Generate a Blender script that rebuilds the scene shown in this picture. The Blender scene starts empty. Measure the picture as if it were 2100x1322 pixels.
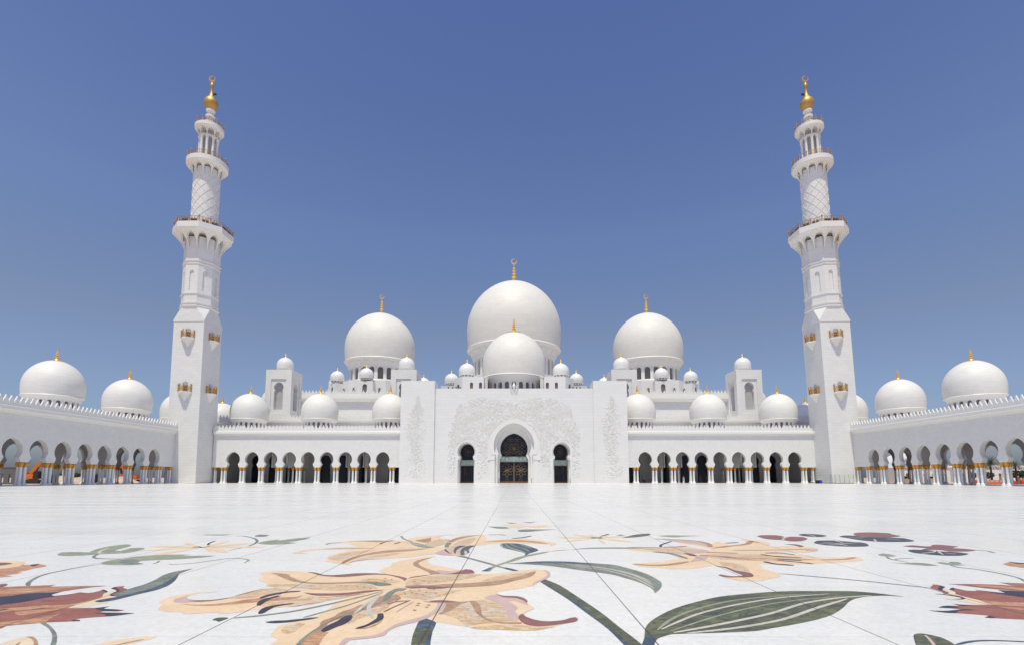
import bpy, bmesh, math, random
from mathutils import Vector, Matrix
from mathutils.geometry import tessellate_polygon
R = math.radians
sc = bpy.context.scene
col = sc.collection

# ------------------------------------------------------------------ camera, sky, sun, exposure
EYE = 1.45
FPX = 1030.0                      # focal length in pixels of a 2100 px wide frame
PPX, PPY = 1054.0, 865.0          # where the lens axis meets that frame (shift lens)
PITCH = R(6.26)
cam_d = bpy.data.cameras.new('camera')
cam = bpy.data.objects.new('camera', cam_d)
col.objects.link(cam)
cam.location = (0, 0, EYE)
cam.rotation_euler = (R(90) + PITCH, 0, 0)
cam_d.sensor_fit = 'HORIZONTAL'
cam_d.sensor_width = 36.0
cam_d.lens = 36.0 * FPX / 2100.0
cam_d.shift_x = -(PPX - 1050.0) / 2100.0
cam_d.shift_y = (PPY - 661.0) / 2100.0
cam_d.clip_start = 0.1
cam_d.clip_end = 6000
sc.camera = cam

SUN_EL, SUN_AZ = R(69.5), R(11)     # sun behind the camera, a little to its left
world = bpy.data.worlds.new('World')
sc.world = world
world.use_nodes = True
wn = world.node_tree.nodes
wl = world.node_tree.links
sky = wn.new('ShaderNodeTexSky')
sky.sky_type = 'NISHITA'
sky.sun_disc = False
sky.sun_elevation = SUN_EL
sky.sun_rotation = R(180) + SUN_AZ
sky.altitude = 0
sky.air_density = 1.0
sky.dust_density = 2.0
sky.ozone_density = 4.5
bg = wn['Background']
bg.inputs['Strength'].default_value = 0.132
grade = wn.new('ShaderNodeMix')
grade.data_type = 'RGBA'
grade.blend_type = 'MULTIPLY'
grade.inputs[0].default_value = 1.0
grade.inputs[7].default_value = (0.97, 0.985, 1.13, 1)
wl.new(sky.outputs['Color'], grade.inputs[6])
# haze pales the low sky, the high sky stays deep blue
wtc = wn.new('ShaderNodeTexCoord')
wsep = wn.new('ShaderNodeSeparateXYZ')
wl.new(wtc.outputs['Generated'], wsep.inputs[0])
wramp = wn.new('ShaderNodeValToRGB')
while len(wramp.color_ramp.elements) < 5:
    wramp.color_ramp.elements.new(0.5)
for we, (wp, wc) in zip(wramp.color_ramp.elements, ((0.02, (0.74, 0.76, 0.80)), (0.265, (0.94, 0.80, 0.68)), (0.435, (0.93, 0.88, 0.84)), (0.715, (0.72, 0.72, 0.83)), (1.0, (0.68, 0.69, 0.81)))):
    we.position = wp
    we.color = (*wc, 1)
wl.new(wsep.outputs[2], wramp.inputs['Fac'])
haze_mix = wn.new('ShaderNodeMix')
haze_mix.data_type = 'RGBA'
haze_mix.blend_type = 'MULTIPLY'
haze_mix.inputs[0].default_value = 1.0
wl.new(grade.outputs[2], haze_mix.inputs[6])
wl.new(wramp.outputs['Color'], haze_mix.inputs[7])
wl.new(haze_mix.outputs[2], bg.inputs['Color'])

sun_d = bpy.data.lights.new('sun', 'SUN')
sun_d.energy = 3.3
sun_d.angle = R(0.53)
sun_d.color = (1.0, 0.955, 0.755)
sun = bpy.data.objects.new('sun', sun_d)
col.objects.link(sun)
to_sun = Vector((-math.sin(SUN_AZ) * math.cos(SUN_EL), -math.cos(SUN_AZ) * math.cos(SUN_EL), math.sin(SUN_EL)))
sun.rotation_euler = to_sun.to_track_quat('Z', 'Y').to_euler()
sun.location = (-20, -60, 120)

sc.view_settings.view_transform = 'Standard'
sc.view_settings.look = 'None'
sc.view_settings.exposure = 0.06
sc.view_settings.gamma = 1.0
sc.cycles.max_bounces = 8
sc.cycles.diffuse_bounces = 5
sc.cycles.use_denoising = True
sc.render.film_transparent = False

# ------------------------------------------------------------------ survey helpers: a sight line meets a depth or the floor
CP, SP = math.cos(PITCH), math.sin(PITCH)
def Zat(py, Y):
    b = (PPY - py) / FPX
    t = Y / (CP - b * SP)
    return EYE + t * (SP + b * CP)
def Xat(px, py, Y):
    b = (PPY - py) / FPX
    return (px - PPX) / FPX * Y / (CP - b * SP)
def floor_at(px, py):
    a = (px - PPX) / FPX
    b = (PPY - py) / FPX
    t = -EYE / (SP + b * CP)
    return (a * t, t * (CP - b * SP))

# ------------------------------------------------------------------ materials
def new_mat(name):
    m = bpy.data.materials.new(name)
    m.use_nodes = True
    nt = m.node_tree
    return m, nt, nt.nodes['Principled BSDF']

def N(nt, typ, **kw):
    n = nt.nodes.new(typ)
    for k, v in kw.items():
        setattr(n, k, v)
    return n

def math_node(nt, op, a, b=None):
    n = nt.nodes.new('ShaderNodeMath')
    n.operation = op
    for i, v in enumerate((a, b)):
        if v is None:
            continue
        if isinstance(v, (int, float)):
            n.inputs[i].default_value = v
        else:
            nt.links.new(v, n.inputs[i])
    return n.outputs[0]

def ramp(nt, fac, stops):
    n = nt.nodes.new('ShaderNodeValToRGB')
    cr = n.color_ramp
    while len(cr.elements) < len(stops):
        cr.elements.new(0.5)
    for e, (p, c) in zip(cr.elements, stops):
        e.position = p
        e.color = (*c, 1) if len(c) == 3 else c
    nt.links.new(fac, n.inputs['Fac'])
    return n.outputs['Color']

def mixc(nt, fac, a, b, mode='MIX'):
    n = nt.nodes.new('ShaderNodeMix')
    n.data_type = 'RGBA'
    n.blend_type = mode
    for i, v in ((0, fac), (6, a), (7, b)):
        if isinstance(v, (int, float)):
            n.inputs[i].default_value = v
        elif isinstance(v, tuple):
            n.inputs[i].default_value = (*v, 1)
        else:
            nt.links.new(v, n.inputs[i])
    return n.outputs[2]

def noise(nt, vec, scale, detail=3, rough=0.5, dist=0.0):
    n = nt.nodes.new('ShaderNodeTexNoise')
    n.inputs['Scale'].default_value = scale
    n.inputs['Detail'].default_value = detail
    n.inputs['Roughness'].default_value = rough
    n.inputs['Distortion'].default_value = dist
    nt.links.new(vec, n.inputs['Vector'])
    return n.outputs['Fac']

def plain(name, c, rough=0.6, metal=0.0, var=0.08, scale=3.0, spec=None):
    m, nt, b = new_mat(name)
    tc = N(nt, 'ShaderNodeTexCoord')
    f = noise(nt, tc.outputs['Object'], scale, 4)
    lo = tuple(x * (1 - var) for x in c)
    hi = tuple(min(1, x * (1 + var)) for x in c)
    nt.links.new(ramp(nt, f, [(0.3, lo), (0.7, hi)]), b.inputs['Base Color'])
    b.inputs['Roughness'].default_value = rough
    b.inputs['Metallic'].default_value = metal
    if spec is not None:
        b.inputs['Specular IOR Level'].default_value = spec
    return m

def marble(name, c, bw, bh, mode='wall', var=0.05, joint=0.82, rough=0.5, jw=0.03, bump=0.0, rot=0.0):
    """white marble cladding: slabs with fine joints and slab to slab tone"""
    m, nt, b = new_mat(name)
    tc = N(nt, 'ShaderNodeTexCoord')
    sep = N(nt, 'ShaderNodeSeparateXYZ')
    nt.links.new(tc.outputs['Object'], sep.inputs[0])
    comb = N(nt, 'ShaderNodeCombineXYZ')
    if mode == 'wall':
        nt.links.new(math_node(nt, 'ADD', sep.outputs[0], sep.outputs[1]), comb.inputs[0])
        nt.links.new(sep.outputs[2], comb.inputs[1])
    elif mode == 'dome':
        ang = math_node(nt, 'ARCTAN2', sep.outputs[1], sep.outputs[0])
        nt.links.new(math_node(nt, 'MULTIPLY', ang, rot), comb.inputs[0])
        nt.links.new(sep.outputs[2], comb.inputs[1])
    vec = comb.outputs[0]
    if mode == 'wall' and rot:
        mp = N(nt, 'ShaderNodeMapping')
        mp.inputs['Rotation'].default_value = (0, 0, rot)
        nt.links.new(vec, mp.inputs['Vector'])
        vec = mp.outputs[0]
    br = N(nt, 'ShaderNodeTexBrick')
    nt.links.new(vec, br.inputs['Vector'])
    br.inputs['Scale'].default_value = 1.0
    br.inputs['Brick Width'].default_value = bw
    br.inputs['Row Height'].default_value = bh
    br.inputs['Mortar Size'].default_value = jw
    br.inputs['Mortar Smooth'].default_value = 0.2
    br.inputs['Color1'].default_value = (*[x * (1 - var) for x in c], 1)
    br.inputs['Color2'].default_value = (*[min(0.93, x * (1 + var)) for x in c], 1)
    br.inputs['Mortar'].default_value = (*[x * joint for x in c], 1)
    f = noise(nt, tc.outputs['Object'], 0.35, 5, 0.6)
    tint = ramp(nt, f, [(0.3, (0.955, 0.955, 0.965)), (0.7, (1.0, 0.995, 0.985))])
    nt.links.new(mixc(nt, 1.0, br.outputs['Color'], tint, 'MULTIPLY'), b.inputs['Base Color'])
    b.inputs['Roughness'].default_value = rough
    b.inputs['Specular IOR Level'].default_value = 0.25
    if bump:
        bp = N(nt, 'ShaderNodeBump')
        bp.inputs['Strength'].default_value = bump
        bp.inputs['Distance'].default_value = 0.05
        nt.links.new(br.outputs['Fac'], bp.inputs['Height'])
        bp.invert = True
        nt.links.new(bp.outputs[0], b.inputs['Normal'])
    return m

WHITE = (0.755, 0.745, 0.725)
M = {}
M['ashlar'] = marble('marble_ashlar', WHITE, 2.2, 0.8, var=0.02, joint=0.90, jw=0.025)
M['tower'] = marble('marble_tower', WHITE, 1.5, 0.72, var=0.03, joint=0.88, jw=0.03)
M['diaper'] = marble('marble_diaper', WHITE, 0.55, 0.55, var=0.03, joint=0.92, jw=0.035, rot=R(45), bump=0.5)
M['dome'] = marble('marble_dome_small', (0.76, 0.74, 0.70), 1.1, 0.34, mode='dome', var=0.035, joint=0.90, jw=0.02, rot=4.9)
M['bigdome'] = marble('marble_dome_large', (0.75, 0.725, 0.67), 1.6, 0.5, mode='dome', var=0.03, joint=0.92, jw=0.03, rot=14.0)
M['trim'] = plain('marble_trim', (0.76, 0.745, 0.715), 0.4, var=0.03)
M['polish'] = plain('marble_polished', (0.77, 0.76, 0.74), 0.22, var=0.02)
M['cream'] = plain('marble_cream', (0.79, 0.775, 0.74), 0.5, var=0.04)
M['inner'] = marble('marble_shade_grey', (0.46, 0.445, 0.445), 2.2, 0.8, var=0.05, joint=0.9)  # the white marble greyed, interior shade put into its colour
M['gold'] = plain('gold_leaf', (0.86, 0.55, 0.13), 0.34, 0.55, var=0.06)
M['bulb'] = plain('gold_mosaic', (0.55, 0.35, 0.11), 0.55, 0.6, var=0.10, scale=9)
M['capital'] = plain('gilded_capital', (0.60, 0.29, 0.045), 0.42, 0.35, var=0.3, scale=14)
M['bronze'] = plain('bronze_rail', (0.36, 0.215, 0.10), 0.5, 0.2, var=0.15)
M['rail_gold'] = plain('gilded_rail', (0.50, 0.28, 0.085), 0.45, 0.3, var=0.15)
M['glass'] = plain('dark_glass', (0.010, 0.014, 0.034), 0.12, var=0.3, spec=0.3)
M['pane'] = plain('brown_glass', (0.19, 0.16, 0.14), 0.25, var=0.3, spec=0.3)
M['mint'] = plain('mint_glass', (0.50, 0.64, 0.58), 0.3, var=0.08)
M['lattice'] = plain('bronze_lattice', (0.27, 0.18, 0.085), 0.5, 0.1, var=0.2)
M['kick'] = plain('bronze_kickplate', (0.16, 0.07, 0.03), 0.5, 0.2, var=0.2)
M['dark'] = plain('dark_metal', (0.02, 0.02, 0.025), 0.5, var=0.2)

def column_mat():
    m, nt, b = new_mat('inlaid_column')
    tc = N(nt, 'ShaderNodeTexCoord')
    v = N(nt, 'ShaderNodeTexVoronoi')
    v.inputs['Scale'].default_value = 5.5
    nt.links.new(tc.outputs['Object'], v.inputs['Vector'])
    nt.links.new(ramp(nt, v.outputs['Distance'], [(0.10, (0.16, 0.15, 0.16)), (0.2, (0.78, 0.775, 0.77))]), b.inputs['Base Color'])
    b.inputs['Roughness'].default_value = 0.25
    return m
M['column'] = column_mat()

# ------------------------------------------------------------------ mesh builder
class MB:
    def __init__(s):
        s.v, s.f = [], []
    def add(s, vs, fs):
        o = len(s.v)
        s.v += [tuple(p) for p in vs]
        s.f += [tuple(i + o for i in f) for f in fs]
        return s
    def quad(s, a, b, c, d):
        return s.add([a, b, c, d], [(0, 1, 2, 3)])
    def box(s, x0, x1, y0, y1, z0, z1, rz=0.0, c=None):
        vs = [(x, y, z) for z in (z0, z1) for x, y in ((x0, y0), (x1, y0), (x1, y1), (x0, y1))]
        if rz:
            cx, cy = c if c else ((x0 + x1) / 2, (y0 + y1) / 2)
            k, q = math.cos(rz), math.sin(rz)
            vs = [(cx + (x - cx) * k - (y - cy) * q, cy + (x - cx) * q + (y - cy) * k, z) for x, y, z in vs]
        return s.add(vs, [(3, 2, 1, 0), (4, 5, 6, 7), (0, 1, 5, 4), (1, 2, 6, 5), (2, 3, 7, 6), (3, 0, 4, 7)])
    def lathe(s, prof, n=32, c=(0, 0, 0), a0=0.0, flute=0, fdepth=0.0, frange=None):
        vs, fs = [], []
        for r, z in prof:
            for i in range(n):
                a = a0 + 2 * math.pi * i / n
                rr = r
                if flute and (frange is None or frange[0] <= z <= frange[1]):
                    rr = r * (1 + fdepth * math.cos(flute * a))
                vs.append((c[0] + rr * math.cos(a), c[1] + rr * math.sin(a), c[2] + z))
        for j in range(len(prof) - 1):
            for i in range(n):
                k = (i + 1) % n
                fs.append((j * n + i, j * n + k, (j + 1) * n + k, (j + 1) * n + i))
        if prof[0][0] > 1e-4:
            fs.append(tuple(reversed(range(n))))
        if prof[-1][0] > 1e-4:
            fs.append(tuple((len(prof) - 1) * n + i for i in range(n)))
        return s.add(vs, fs)
    def tube(s, pts, r, n=6, r2=None):
        pts = [Vector(p) for p in pts]
        vs, fs = [], []
        for i, p in enumerate(pts):
            d = (pts[min(i + 1, len(pts) - 1)] - pts[max(i - 1, 0)]).normalized()
            up = Vector((0, 0, 1)) if abs(d.z) < 0.95 else Vector((1, 0, 0))
            x = d.cross(up).normalized()
            y = x.cross(d)
            rr = r if r2 is None else r + (r2 - r) * i / max(1, len(pts) - 1)
            for k in range(n):
                a = 2 * math.pi * k / n
                vs.append(p + x * (rr * math.cos(a)) + y * (rr * math.sin(a)))
        for i in range(len(pts) - 1):
            for k in range(n):
                q = (k + 1) % n
                fs.append((i * n + k, i * n + q, (i + 1) * n + q, (i + 1) * n + k))
        fs.append(tuple(range(n)))
        fs.append(tuple(reversed([(len(pts) - 1) * n + k for k in range(n)])))
        return s.add(vs, fs)
    def sheet(s, poly, z):
        """flat polygon (x, y) at height z"""
        tr = tessellate_polygon([[Vector((x, y, 0)) for x, y in poly]])
        fs = []
        for t in tr:
            a, b, c = (poly[i] for i in t)
            if (b[0] - a[0]) * (c[1] - a[1]) - (b[1] - a[1]) * (c[0] - a[0]) < 0:
                t = (t[0], t[2], t[1])
            fs.append(tuple(t))
        return s.add([(x, y, z) for x, y in poly], fs)
    def prism(s, poly, P, d0, d1):
        """polygon (u, z) extruded from d0 to d1 through the map P(u, d, z)"""
        n = len(poly)
        tr = tessellate_polygon([[Vector((u, z, 0)) for u, z in poly]])
        vs = [P(u, d0, z) for u, z in poly] + [P(u, d1, z) for u, z in poly]
        fs = [tuple(t) for t in tr] + [tuple(i + n for i in reversed(t)) for t in tr]
        fs += [(i, i + n, (i + 1) % n + n, (i + 1) % n) for i in range(n)]
        return s.add(vs, fs)
    def build(s, name, mat, parent=None, origin=None, smooth=True, fix=True):
        me = bpy.data.meshes.new(name)
        base = Vector((0, 0, 0))
        p = parent
        chain = Vector((0, 0, 0))
        while p is not None:
            chain += p.location
            p = p.parent
        org = Vector(origin) if origin is not None else chain
        me.from_pydata([tuple(Vector(v) - org) for v in s.v], [], s.f)
        me.validate()
        if fix:
            bm = bmesh.new()
            bm.from_mesh(me)
            bmesh.ops.recalc_face_normals(bm, faces=bm.faces)
            bm.to_mesh(me)
            bm.free()
        if smooth:
            me.polygons.foreach_set('use_smooth', [True] * len(me.polygons))
            me.set_sharp_from_angle(angle=R(34))
        me.materials.append(mat)
        o = bpy.data.objects.new(name, me)
        col.objects.link(o)
        o.location = org - chain
        if parent is not None:
            o.parent = parent
        return o

def thing(name, label, cat, loc=(0, 0, 0), group=None):
    o = bpy.data.objects.new(name, None)
    o.empty_display_size = 0.5
    col.objects.link(o)
    o.location = loc
    o['label'] = label
    o['category'] = cat
    if group:
        o['group'] = group
    return o
def tag(o, label, cat, group=None, kind=None):
    o['label'] = label
    o['category'] = cat
    if group:
        o['group'] = group
    if kind:
        o['kind'] = kind
    return o
def struct(o):
    o['kind'] = 'structure'
    return o
def dup(o, loc, parent, rz=None):
    """copy of a part with its sub-parts"""
    c = o.copy()
    col.objects.link(c)
    c.parent = parent
    c.location = loc
    if rz is not None:
        c.rotation_euler = (0, 0, rz)
    for ch in o.children:
        d = ch.copy()
        col.objects.link(d)
        d.parent = c
    return c

# ------------------------------------------------------------------ architectural helpers
def horseshoe(r, zc, point=0.12, neck=0.72, foot=None, nu=9, nl=5):
    """half widths from bottom to apex of a pointed horseshoe arch; foot = list of (halfwidth, z) below the neck"""
    pts = list(foot) if foot else []
    zn = zc - r * math.sqrt(1 - neck * neck)
    for i in range(nl + 1):
        z = zn + (zc - zn) * i / nl
        pts.append((math.sqrt(max(0, r * r - (zc - z) ** 2)), z))
    e = point * r
    H = math.sqrt((r + e) ** 2 - e * e)
    for i in range(1, nu + 1):
        z = zc + H * math.sin(0.5 * math.pi * i / nu)
        pts.append((max(0.0, math.sqrt(max(0, (r + e) ** 2 - (z - zc) ** 2)) - e), z))
    return pts
def roundtop(hw, z0, zs, n=8, point=0.0):
    pts = [(hw, z0)]
    e = point * hw
    H = math.sqrt((hw + e) ** 2 - e * e)
    for i in range(n + 1):
        z = zs + H * math.sin(0.5 * math.pi * i / n)
        pts.append((max(0.0, math.sqrt(max(0, (hw + e) ** 2 - (z - zs) ** 2)) - e), z))
    return pts

def arch_wall(mb, P, u0, u1, z0, z1, uc, prof, d0, d1, back=True):
    """wall panel u0..u1, z0..z1 with an arched opening, d0 (face) to d1 (back)"""
    zb = prof[0][1]
    for d in ((d0, d1) if back else (d0,)):
        if zb > z0 + 1e-4:
            mb.quad(P(u0, d, z0), P(u1, d, z0), P(u1, d, zb), P(u0, d, zb))
        for (h0, a), (h1, b) in zip(prof, prof[1:]):
            if b - a < 1e-5:
                continue
            mb.quad(P(u0, d, a), P(uc - h0, d, a), P(uc - h1, d, b), P(u0, d, b))
            mb.quad(P(uc + h0, d, a), P(u1, d, a), P(u1, d, b), P(uc + h1, d, b))
        za = prof[-1][1]
        if z1 > za + 1e-4:
            mb.quad(P(u0, d, za), P(u1, d, za), P(u1, d, z1), P(u0, d, z1))
    for (h0, a), (h1, b) in zip(prof, prof[1:]):
        mb.quad(P(uc - h0, d0, a), P(uc - h0, d1, a), P(uc - h1, d1, b), P(uc - h1, d0, b))
        mb.quad(P(uc + h0, d0, a), P(uc + h0, d1, a), P(uc + h1, d1, b), P(uc + h1, d0, b))
    h, a = prof[0]
    if zb > z0 + 1e-4:
        mb.quad(P(uc - h, d0, a), P(uc + h, d0, a), P(uc + h, d1, a), P(uc - h, d1, a))
    else:
        mb.quad(P(u0, d0, a), P(uc - h, d0, a), P(uc - h, d1, a), P(u0, d1, a))
        mb.quad(P(uc + h, d0, a), P(u1, d0, a), P(u1, d1, a), P(uc + h, d1, a))

def pane_poly(prof, uc=0.0):
    return [(uc - h, z) for h, z in prof] + [(uc + h, z) for h, z in reversed(prof[:-1])]

def merlons(mb, P, u0, u1, zb, zt, pitch, d0, d1):
    """a cresting strip: one continuous wavy strip with pointed teeth"""
    n = max(1, round((u1 - u0) / pitch))
    w = (u1 - u0) / n
    h = zt - zb
    shape = [(0.0, 0.30), (0.05, 0.30), (0.08, 0.52), (0.20, 0.60), (0.30, 0.70), (0.5, 1.0), (0.70, 0.70), (0.80, 0.60), (0.92, 0.52), (0.95, 0.30)]
    pts = [(u0 + (k + a) * w, zb + b * h) for k in range(n) for a, b in shape] + [(u1, zb + 0.30 * h)]
    for (ua, za), (ub, zc) in zip(pts, pts[1:]):
        mb.quad(P(ua, d0, zb), P(ub, d0, zb), P(ub, d0, zc), P(ua, d0, za))
        mb.quad(P(ua, d1, zb), P(ub, d1, zb), P(ub, d1, zc), P(ua, d1, za))
        mb.quad(P(ua, d0, za), P(ub, d0, zc), P(ub, d1, zc), P(ua, d1, za))

def finial_prof(h, r, plate):
    """stacked gilded balls on a shallow plate, height h, ball radius r"""
    p = [(plate, 0.0), (plate, 0.03 * h), (plate * 0.55, 0.06 * h), (r * 0.8, 0.10 * h)]
    z = 0.12 * h
    for k, (rr, hh) in enumerate(((1.0, 0.19), (0.88, 0.165), (0.76, 0.15), (0.62, 0.13))):
        for a in (0.15, 0.5, 0.85):
            p.append((r * rr * (0.15 + 0.85 * math.sin(math.pi * a)), z + hh * h * a))
        z += hh * h
        p.append((r * rr * 0.30, z))
    p += [(r * 0.30, z + 0.04 * h), (r * 0.24, z + 0.12 * h), (r * 0.08, h)]
    return p

def crescent(mb, c, r, w, gap=0.9, tilt=0.0, n=18):
    """flat crescent ring standing in the x-z plane, open at the top"""
    vs, fs = [], []
    for i in range(n + 1):
        a = math.pi / 2 + gap / 2 + (2 * math.pi - gap) * i / n + tilt
        k = math.sin(math.pi * i / n)
        for rr in (r - w * (0.15 + 0.85 * k), r):
            for d in (-0.35 * w, 0.35 * w):
                vs.append((c[0] + rr * math.cos(a), c[1] + d, c[2] + rr * math.sin(a)))
    for i in range(n):
        o = i * 4
        for a, b in ((0, 1), (1, 3), (3, 2), (2, 0)):
            fs.append((o + a, o + b, o + 4 + b, o + 4 + a))
    mb.add(vs, fs)

def drum_P(cx, cy, ang, rad):
    ca, sa = math.cos(ang), math.sin(ang)
    def P(u, d, z):
        q = rad - d
        return (cx + q * ca - u * sa, cy + q * sa + u * ca, z)
    return P

def make_dome(parent, c, Rd, zring, drum_h, n_win, mat, corbel=0.10, win=(0.30, 0.86), win_w=0.56, skirt=0.0, fin=(0.3, 0.075, 0.27), moon=False, drum_r=0.86, top=1.02, name='dome', facing=(200, 340)):
    """bulbous dome on a windowed drum: part dome > drum, window (each), finial"""
    zc = zring + 0.42 * Rd
    prof = []
    for i in range(7):
        z = -0.42 * Rd + 0.42 * Rd * i / 6
        prof.append((Rd * math.sqrt(1 - (z / (1.75 * Rd)) ** 2), z))
    e = 0.10 * Rd
    H = math.sqrt((Rd + e) ** 2 - e * e)
    for i in range(1, 23):
        z = H * math.sin(0.5 * math.pi * i / 22)
        prof.append((max(0.0, math.sqrt(max(0.0, (Rd + e) ** 2 - z * z)) - e), z))
    prof[-1] = (0.0, H)
    d = MB().lathe(prof, 72, (c[0], c[1], zc)).build(name, mat, parent, origin=(c[0], c[1], zc))
    # rim moulding and the hollow below it, then the drum
    zr = zring
    rd = drum_r * Rd
    dm = MB()
    lip = [(0.93 * Rd, zr + 0.012 * Rd), (0.985 * Rd, zr + 0.008 * Rd), (1.0 * Rd, zr - 0.012 * Rd), (0.985 * Rd, zr - 0.035 * Rd), (0.955 * Rd, zr - 0.04 * Rd),
           (0.94 * Rd, zr - 0.065 * Rd), (0.90 * Rd, zr - 0.065 * Rd - 0.35 * corbel * Rd), (rd + 0.012 * Rd, zr - 0.065 * Rd - corbel * Rd), (rd, zr - 0.07 * Rd - corbel * Rd), (rd * 0.9, zr - 0.07 * Rd - corbel * Rd)]
    dm.lathe(list(reversed(lip)), 72, (c[0], c[1], 0))
    zt = zr - 0.07 * Rd - corbel * Rd
    zb = zt - drum_h
    step = 2 * math.pi / n_win
    apo = rd * math.cos(step / 2)
    w = 2 * rd * math.sin(step / 2)
    th = 0.075 * Rd
    hw = 0.5 * w * win_w
    z0w, z1w = zb + win[0] * drum_h * 0.3, zb + win[1] * drum_h
    wp = roundtop(hw, z0w, z1w - hw, 6)
    for k in range(n_win):
        a = -math.pi / 2 + k * step
        P = drum_P(c[0], c[1], a, apo)
        arch_wall(dm, P, -w / 2, w / 2, zb, zt, 0.0, wp, 0.0, th, back=False)
    if skirt:
        dm.lathe([(rd + skirt * 1.35, zb - 0.9 * skirt), (rd + skirt * 0.7, zb - 0.35 * skirt), (rd + 0.02, zb + 0.02), (rd * 0.9, zb + 0.02)], 72, (c[0], c[1], 0))
    if corbel > 0.15:      # scalloped brackets under the rim
        for k in range(n_win):
            a = -math.pi / 2 + (k + 0.5) * step
            bw = 0.13 * w
            q = drum_P(c[0], c[1], a, rd)
            top_z = zr - 0.07 * Rd
            poly = [(-bw, top_z - corbel * Rd * 0.75), (bw, top_z - corbel * Rd * 0.75), (bw * 3.0, top_z - 0.12 * corbel * Rd), (-bw * 3.0, top_z - 0.12 * corbel * Rd)]
            vs = [q(u, -0.012 * Rd if i < 2 else -0.075 * Rd, z) for i, (u, z) in enumerate(poly)] + [q(u, 0.05 * Rd, z) for u, z in poly]
            dm.add(vs, [(0, 1, 2, 3), (4, 7, 6, 5), (0, 4, 5, 1), (1, 5, 6, 2), (2, 6, 7, 3), (3, 7, 4, 0)])
    dm.build('drum', M['trim'], d)
    first = None
    for k in range(n_win):
        a = -math.pi / 2 + k * step
        deg = math.degrees(a) % 360
        if not facing[0] <= deg <= facing[1]:
            continue
        if first is None:
            P = drum_P(0, 0, a, apo)
            mbw = MB().prism(pane_poly(wp), lambda u, dd, z: P(u, dd, z), th * 0.8, th * 0.95)
            mbw.v = [(x, y, z - zc) for x, y, z in mbw.v]
            me_o = mbw.build('window', M['pane'], None, origin=(0, 0, 0), smooth=False)
            me_o.parent = d
            first = (me_o, a)
        else:
            o = first[0].copy()
            col.objects.link(o)
            o.parent = d
            o.rotation_euler = (0, 0, a - first[1])
    h, rr, pl = fin[0] * Rd, fin[1] * Rd, fin[2] * Rd
    zt = zc + H
    def surf(r_):
        return zc + math.sqrt(max(0.0, (Rd + e) ** 2 - (r_ + e) ** 2))
    fp = [(pl, surf(pl) + 0.004 * Rd), (pl * 1.02, surf(pl) + 0.022 * Rd)]
    for q in (0.8, 0.6, 0.42):
        fp.append((pl * q, surf(pl * q) + 0.02 * Rd))
    fp += [(r_, zt + 0.02 * Rd + z_) for r_, z_ in finial_prof(h, rr, pl)[3:]]
    fm = MB().lathe(fp, 24, (c[0], c[1], 0))
    # the plate hugs the dome
    if moon:
        crescent(fm, (c[0], c[1], zt + h * 0.97 + rr * 1.1), rr * 1.15, rr * 0.45, gap=0.6, tilt=-0.5)
    fm.build('finial', M['gold'], d)
    return d
# ------------------------------------------------------------------ plan of the place (metres, camera above the origin, +Y ahead)
TY = 125.0                        # front of the minarets
TW = 7.75                         # minaret side
TX = 78.75                        # inner face of the minarets
WY = 131.4                        # front arcade face
AX = 84.5                         # face of the side arcades
PY = 130.0                        # portal face
BAY = 4.88
DEP = 14.0                        # arcade depth
Z_CAP0, Z_CAP1 = 3.25, 4.06       # capitals
Z_CORN, Z_PAR, Z_MER = 12.7, 13.45, 15.15
ARCH = horseshoe(1.78, 6.10, 0.13, 0.74, foot=[(1.66, Z_CAP1), (1.60, 4.30), (1.42, 4.62)])
BACK_ARCH = horseshoe(1.6, 6.0, 0.13, 0.74, foot=[(1.5, Z_CAP1), (1.45, 4.3), (1.27, 4.6)])

# ------------------------------------------------------------------ one marble column with its gilded capital, copied for every arcade
def column_mb():
    r = 0.215
    return MB().lathe([(0.42, 0), (0.42, 0.10), (0.36, 0.14), (0.34, 0.30), (0.29, 0.36), (r * 1.12, 0.44), (r, 0.52), (r * 0.97, 1.8), (r * 0.93, Z_CAP0)], 14)
def capital_mb():
    m = MB()
    m.lathe([(0.22, Z_CAP0 - 0.02), (0.25, Z_CAP0 + 0.05), (0.28, Z_CAP0 + 0.20), (0.34, Z_CAP0 + 0.42), (0.375, Z_CAP0 + 0.56), (0.345, Z_CAP0 + 0.70), (0.25, Z_CAP0 + 0.77), (0.25, Z_CAP1 - 0.002)], 32,
            flute=8, fdepth=0.07, frange=(Z_CAP0 + 0.1, Z_CAP0 + 0.75))
    return m
PROTO = {}
def column(parent, loc):
    if 'c' not in PROTO:
        c = column_mb().build('column', M['column'], None, origin=(0, 0, 0))
        k = capital_mb().build('capital', M['capital'], None, origin=(0, 0, 0))
        k.parent = c
        c.parent = parent
        c.location = loc
        PROTO['c'] = c
        return c
    return dup(PROTO['c'], loc, parent)

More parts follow.
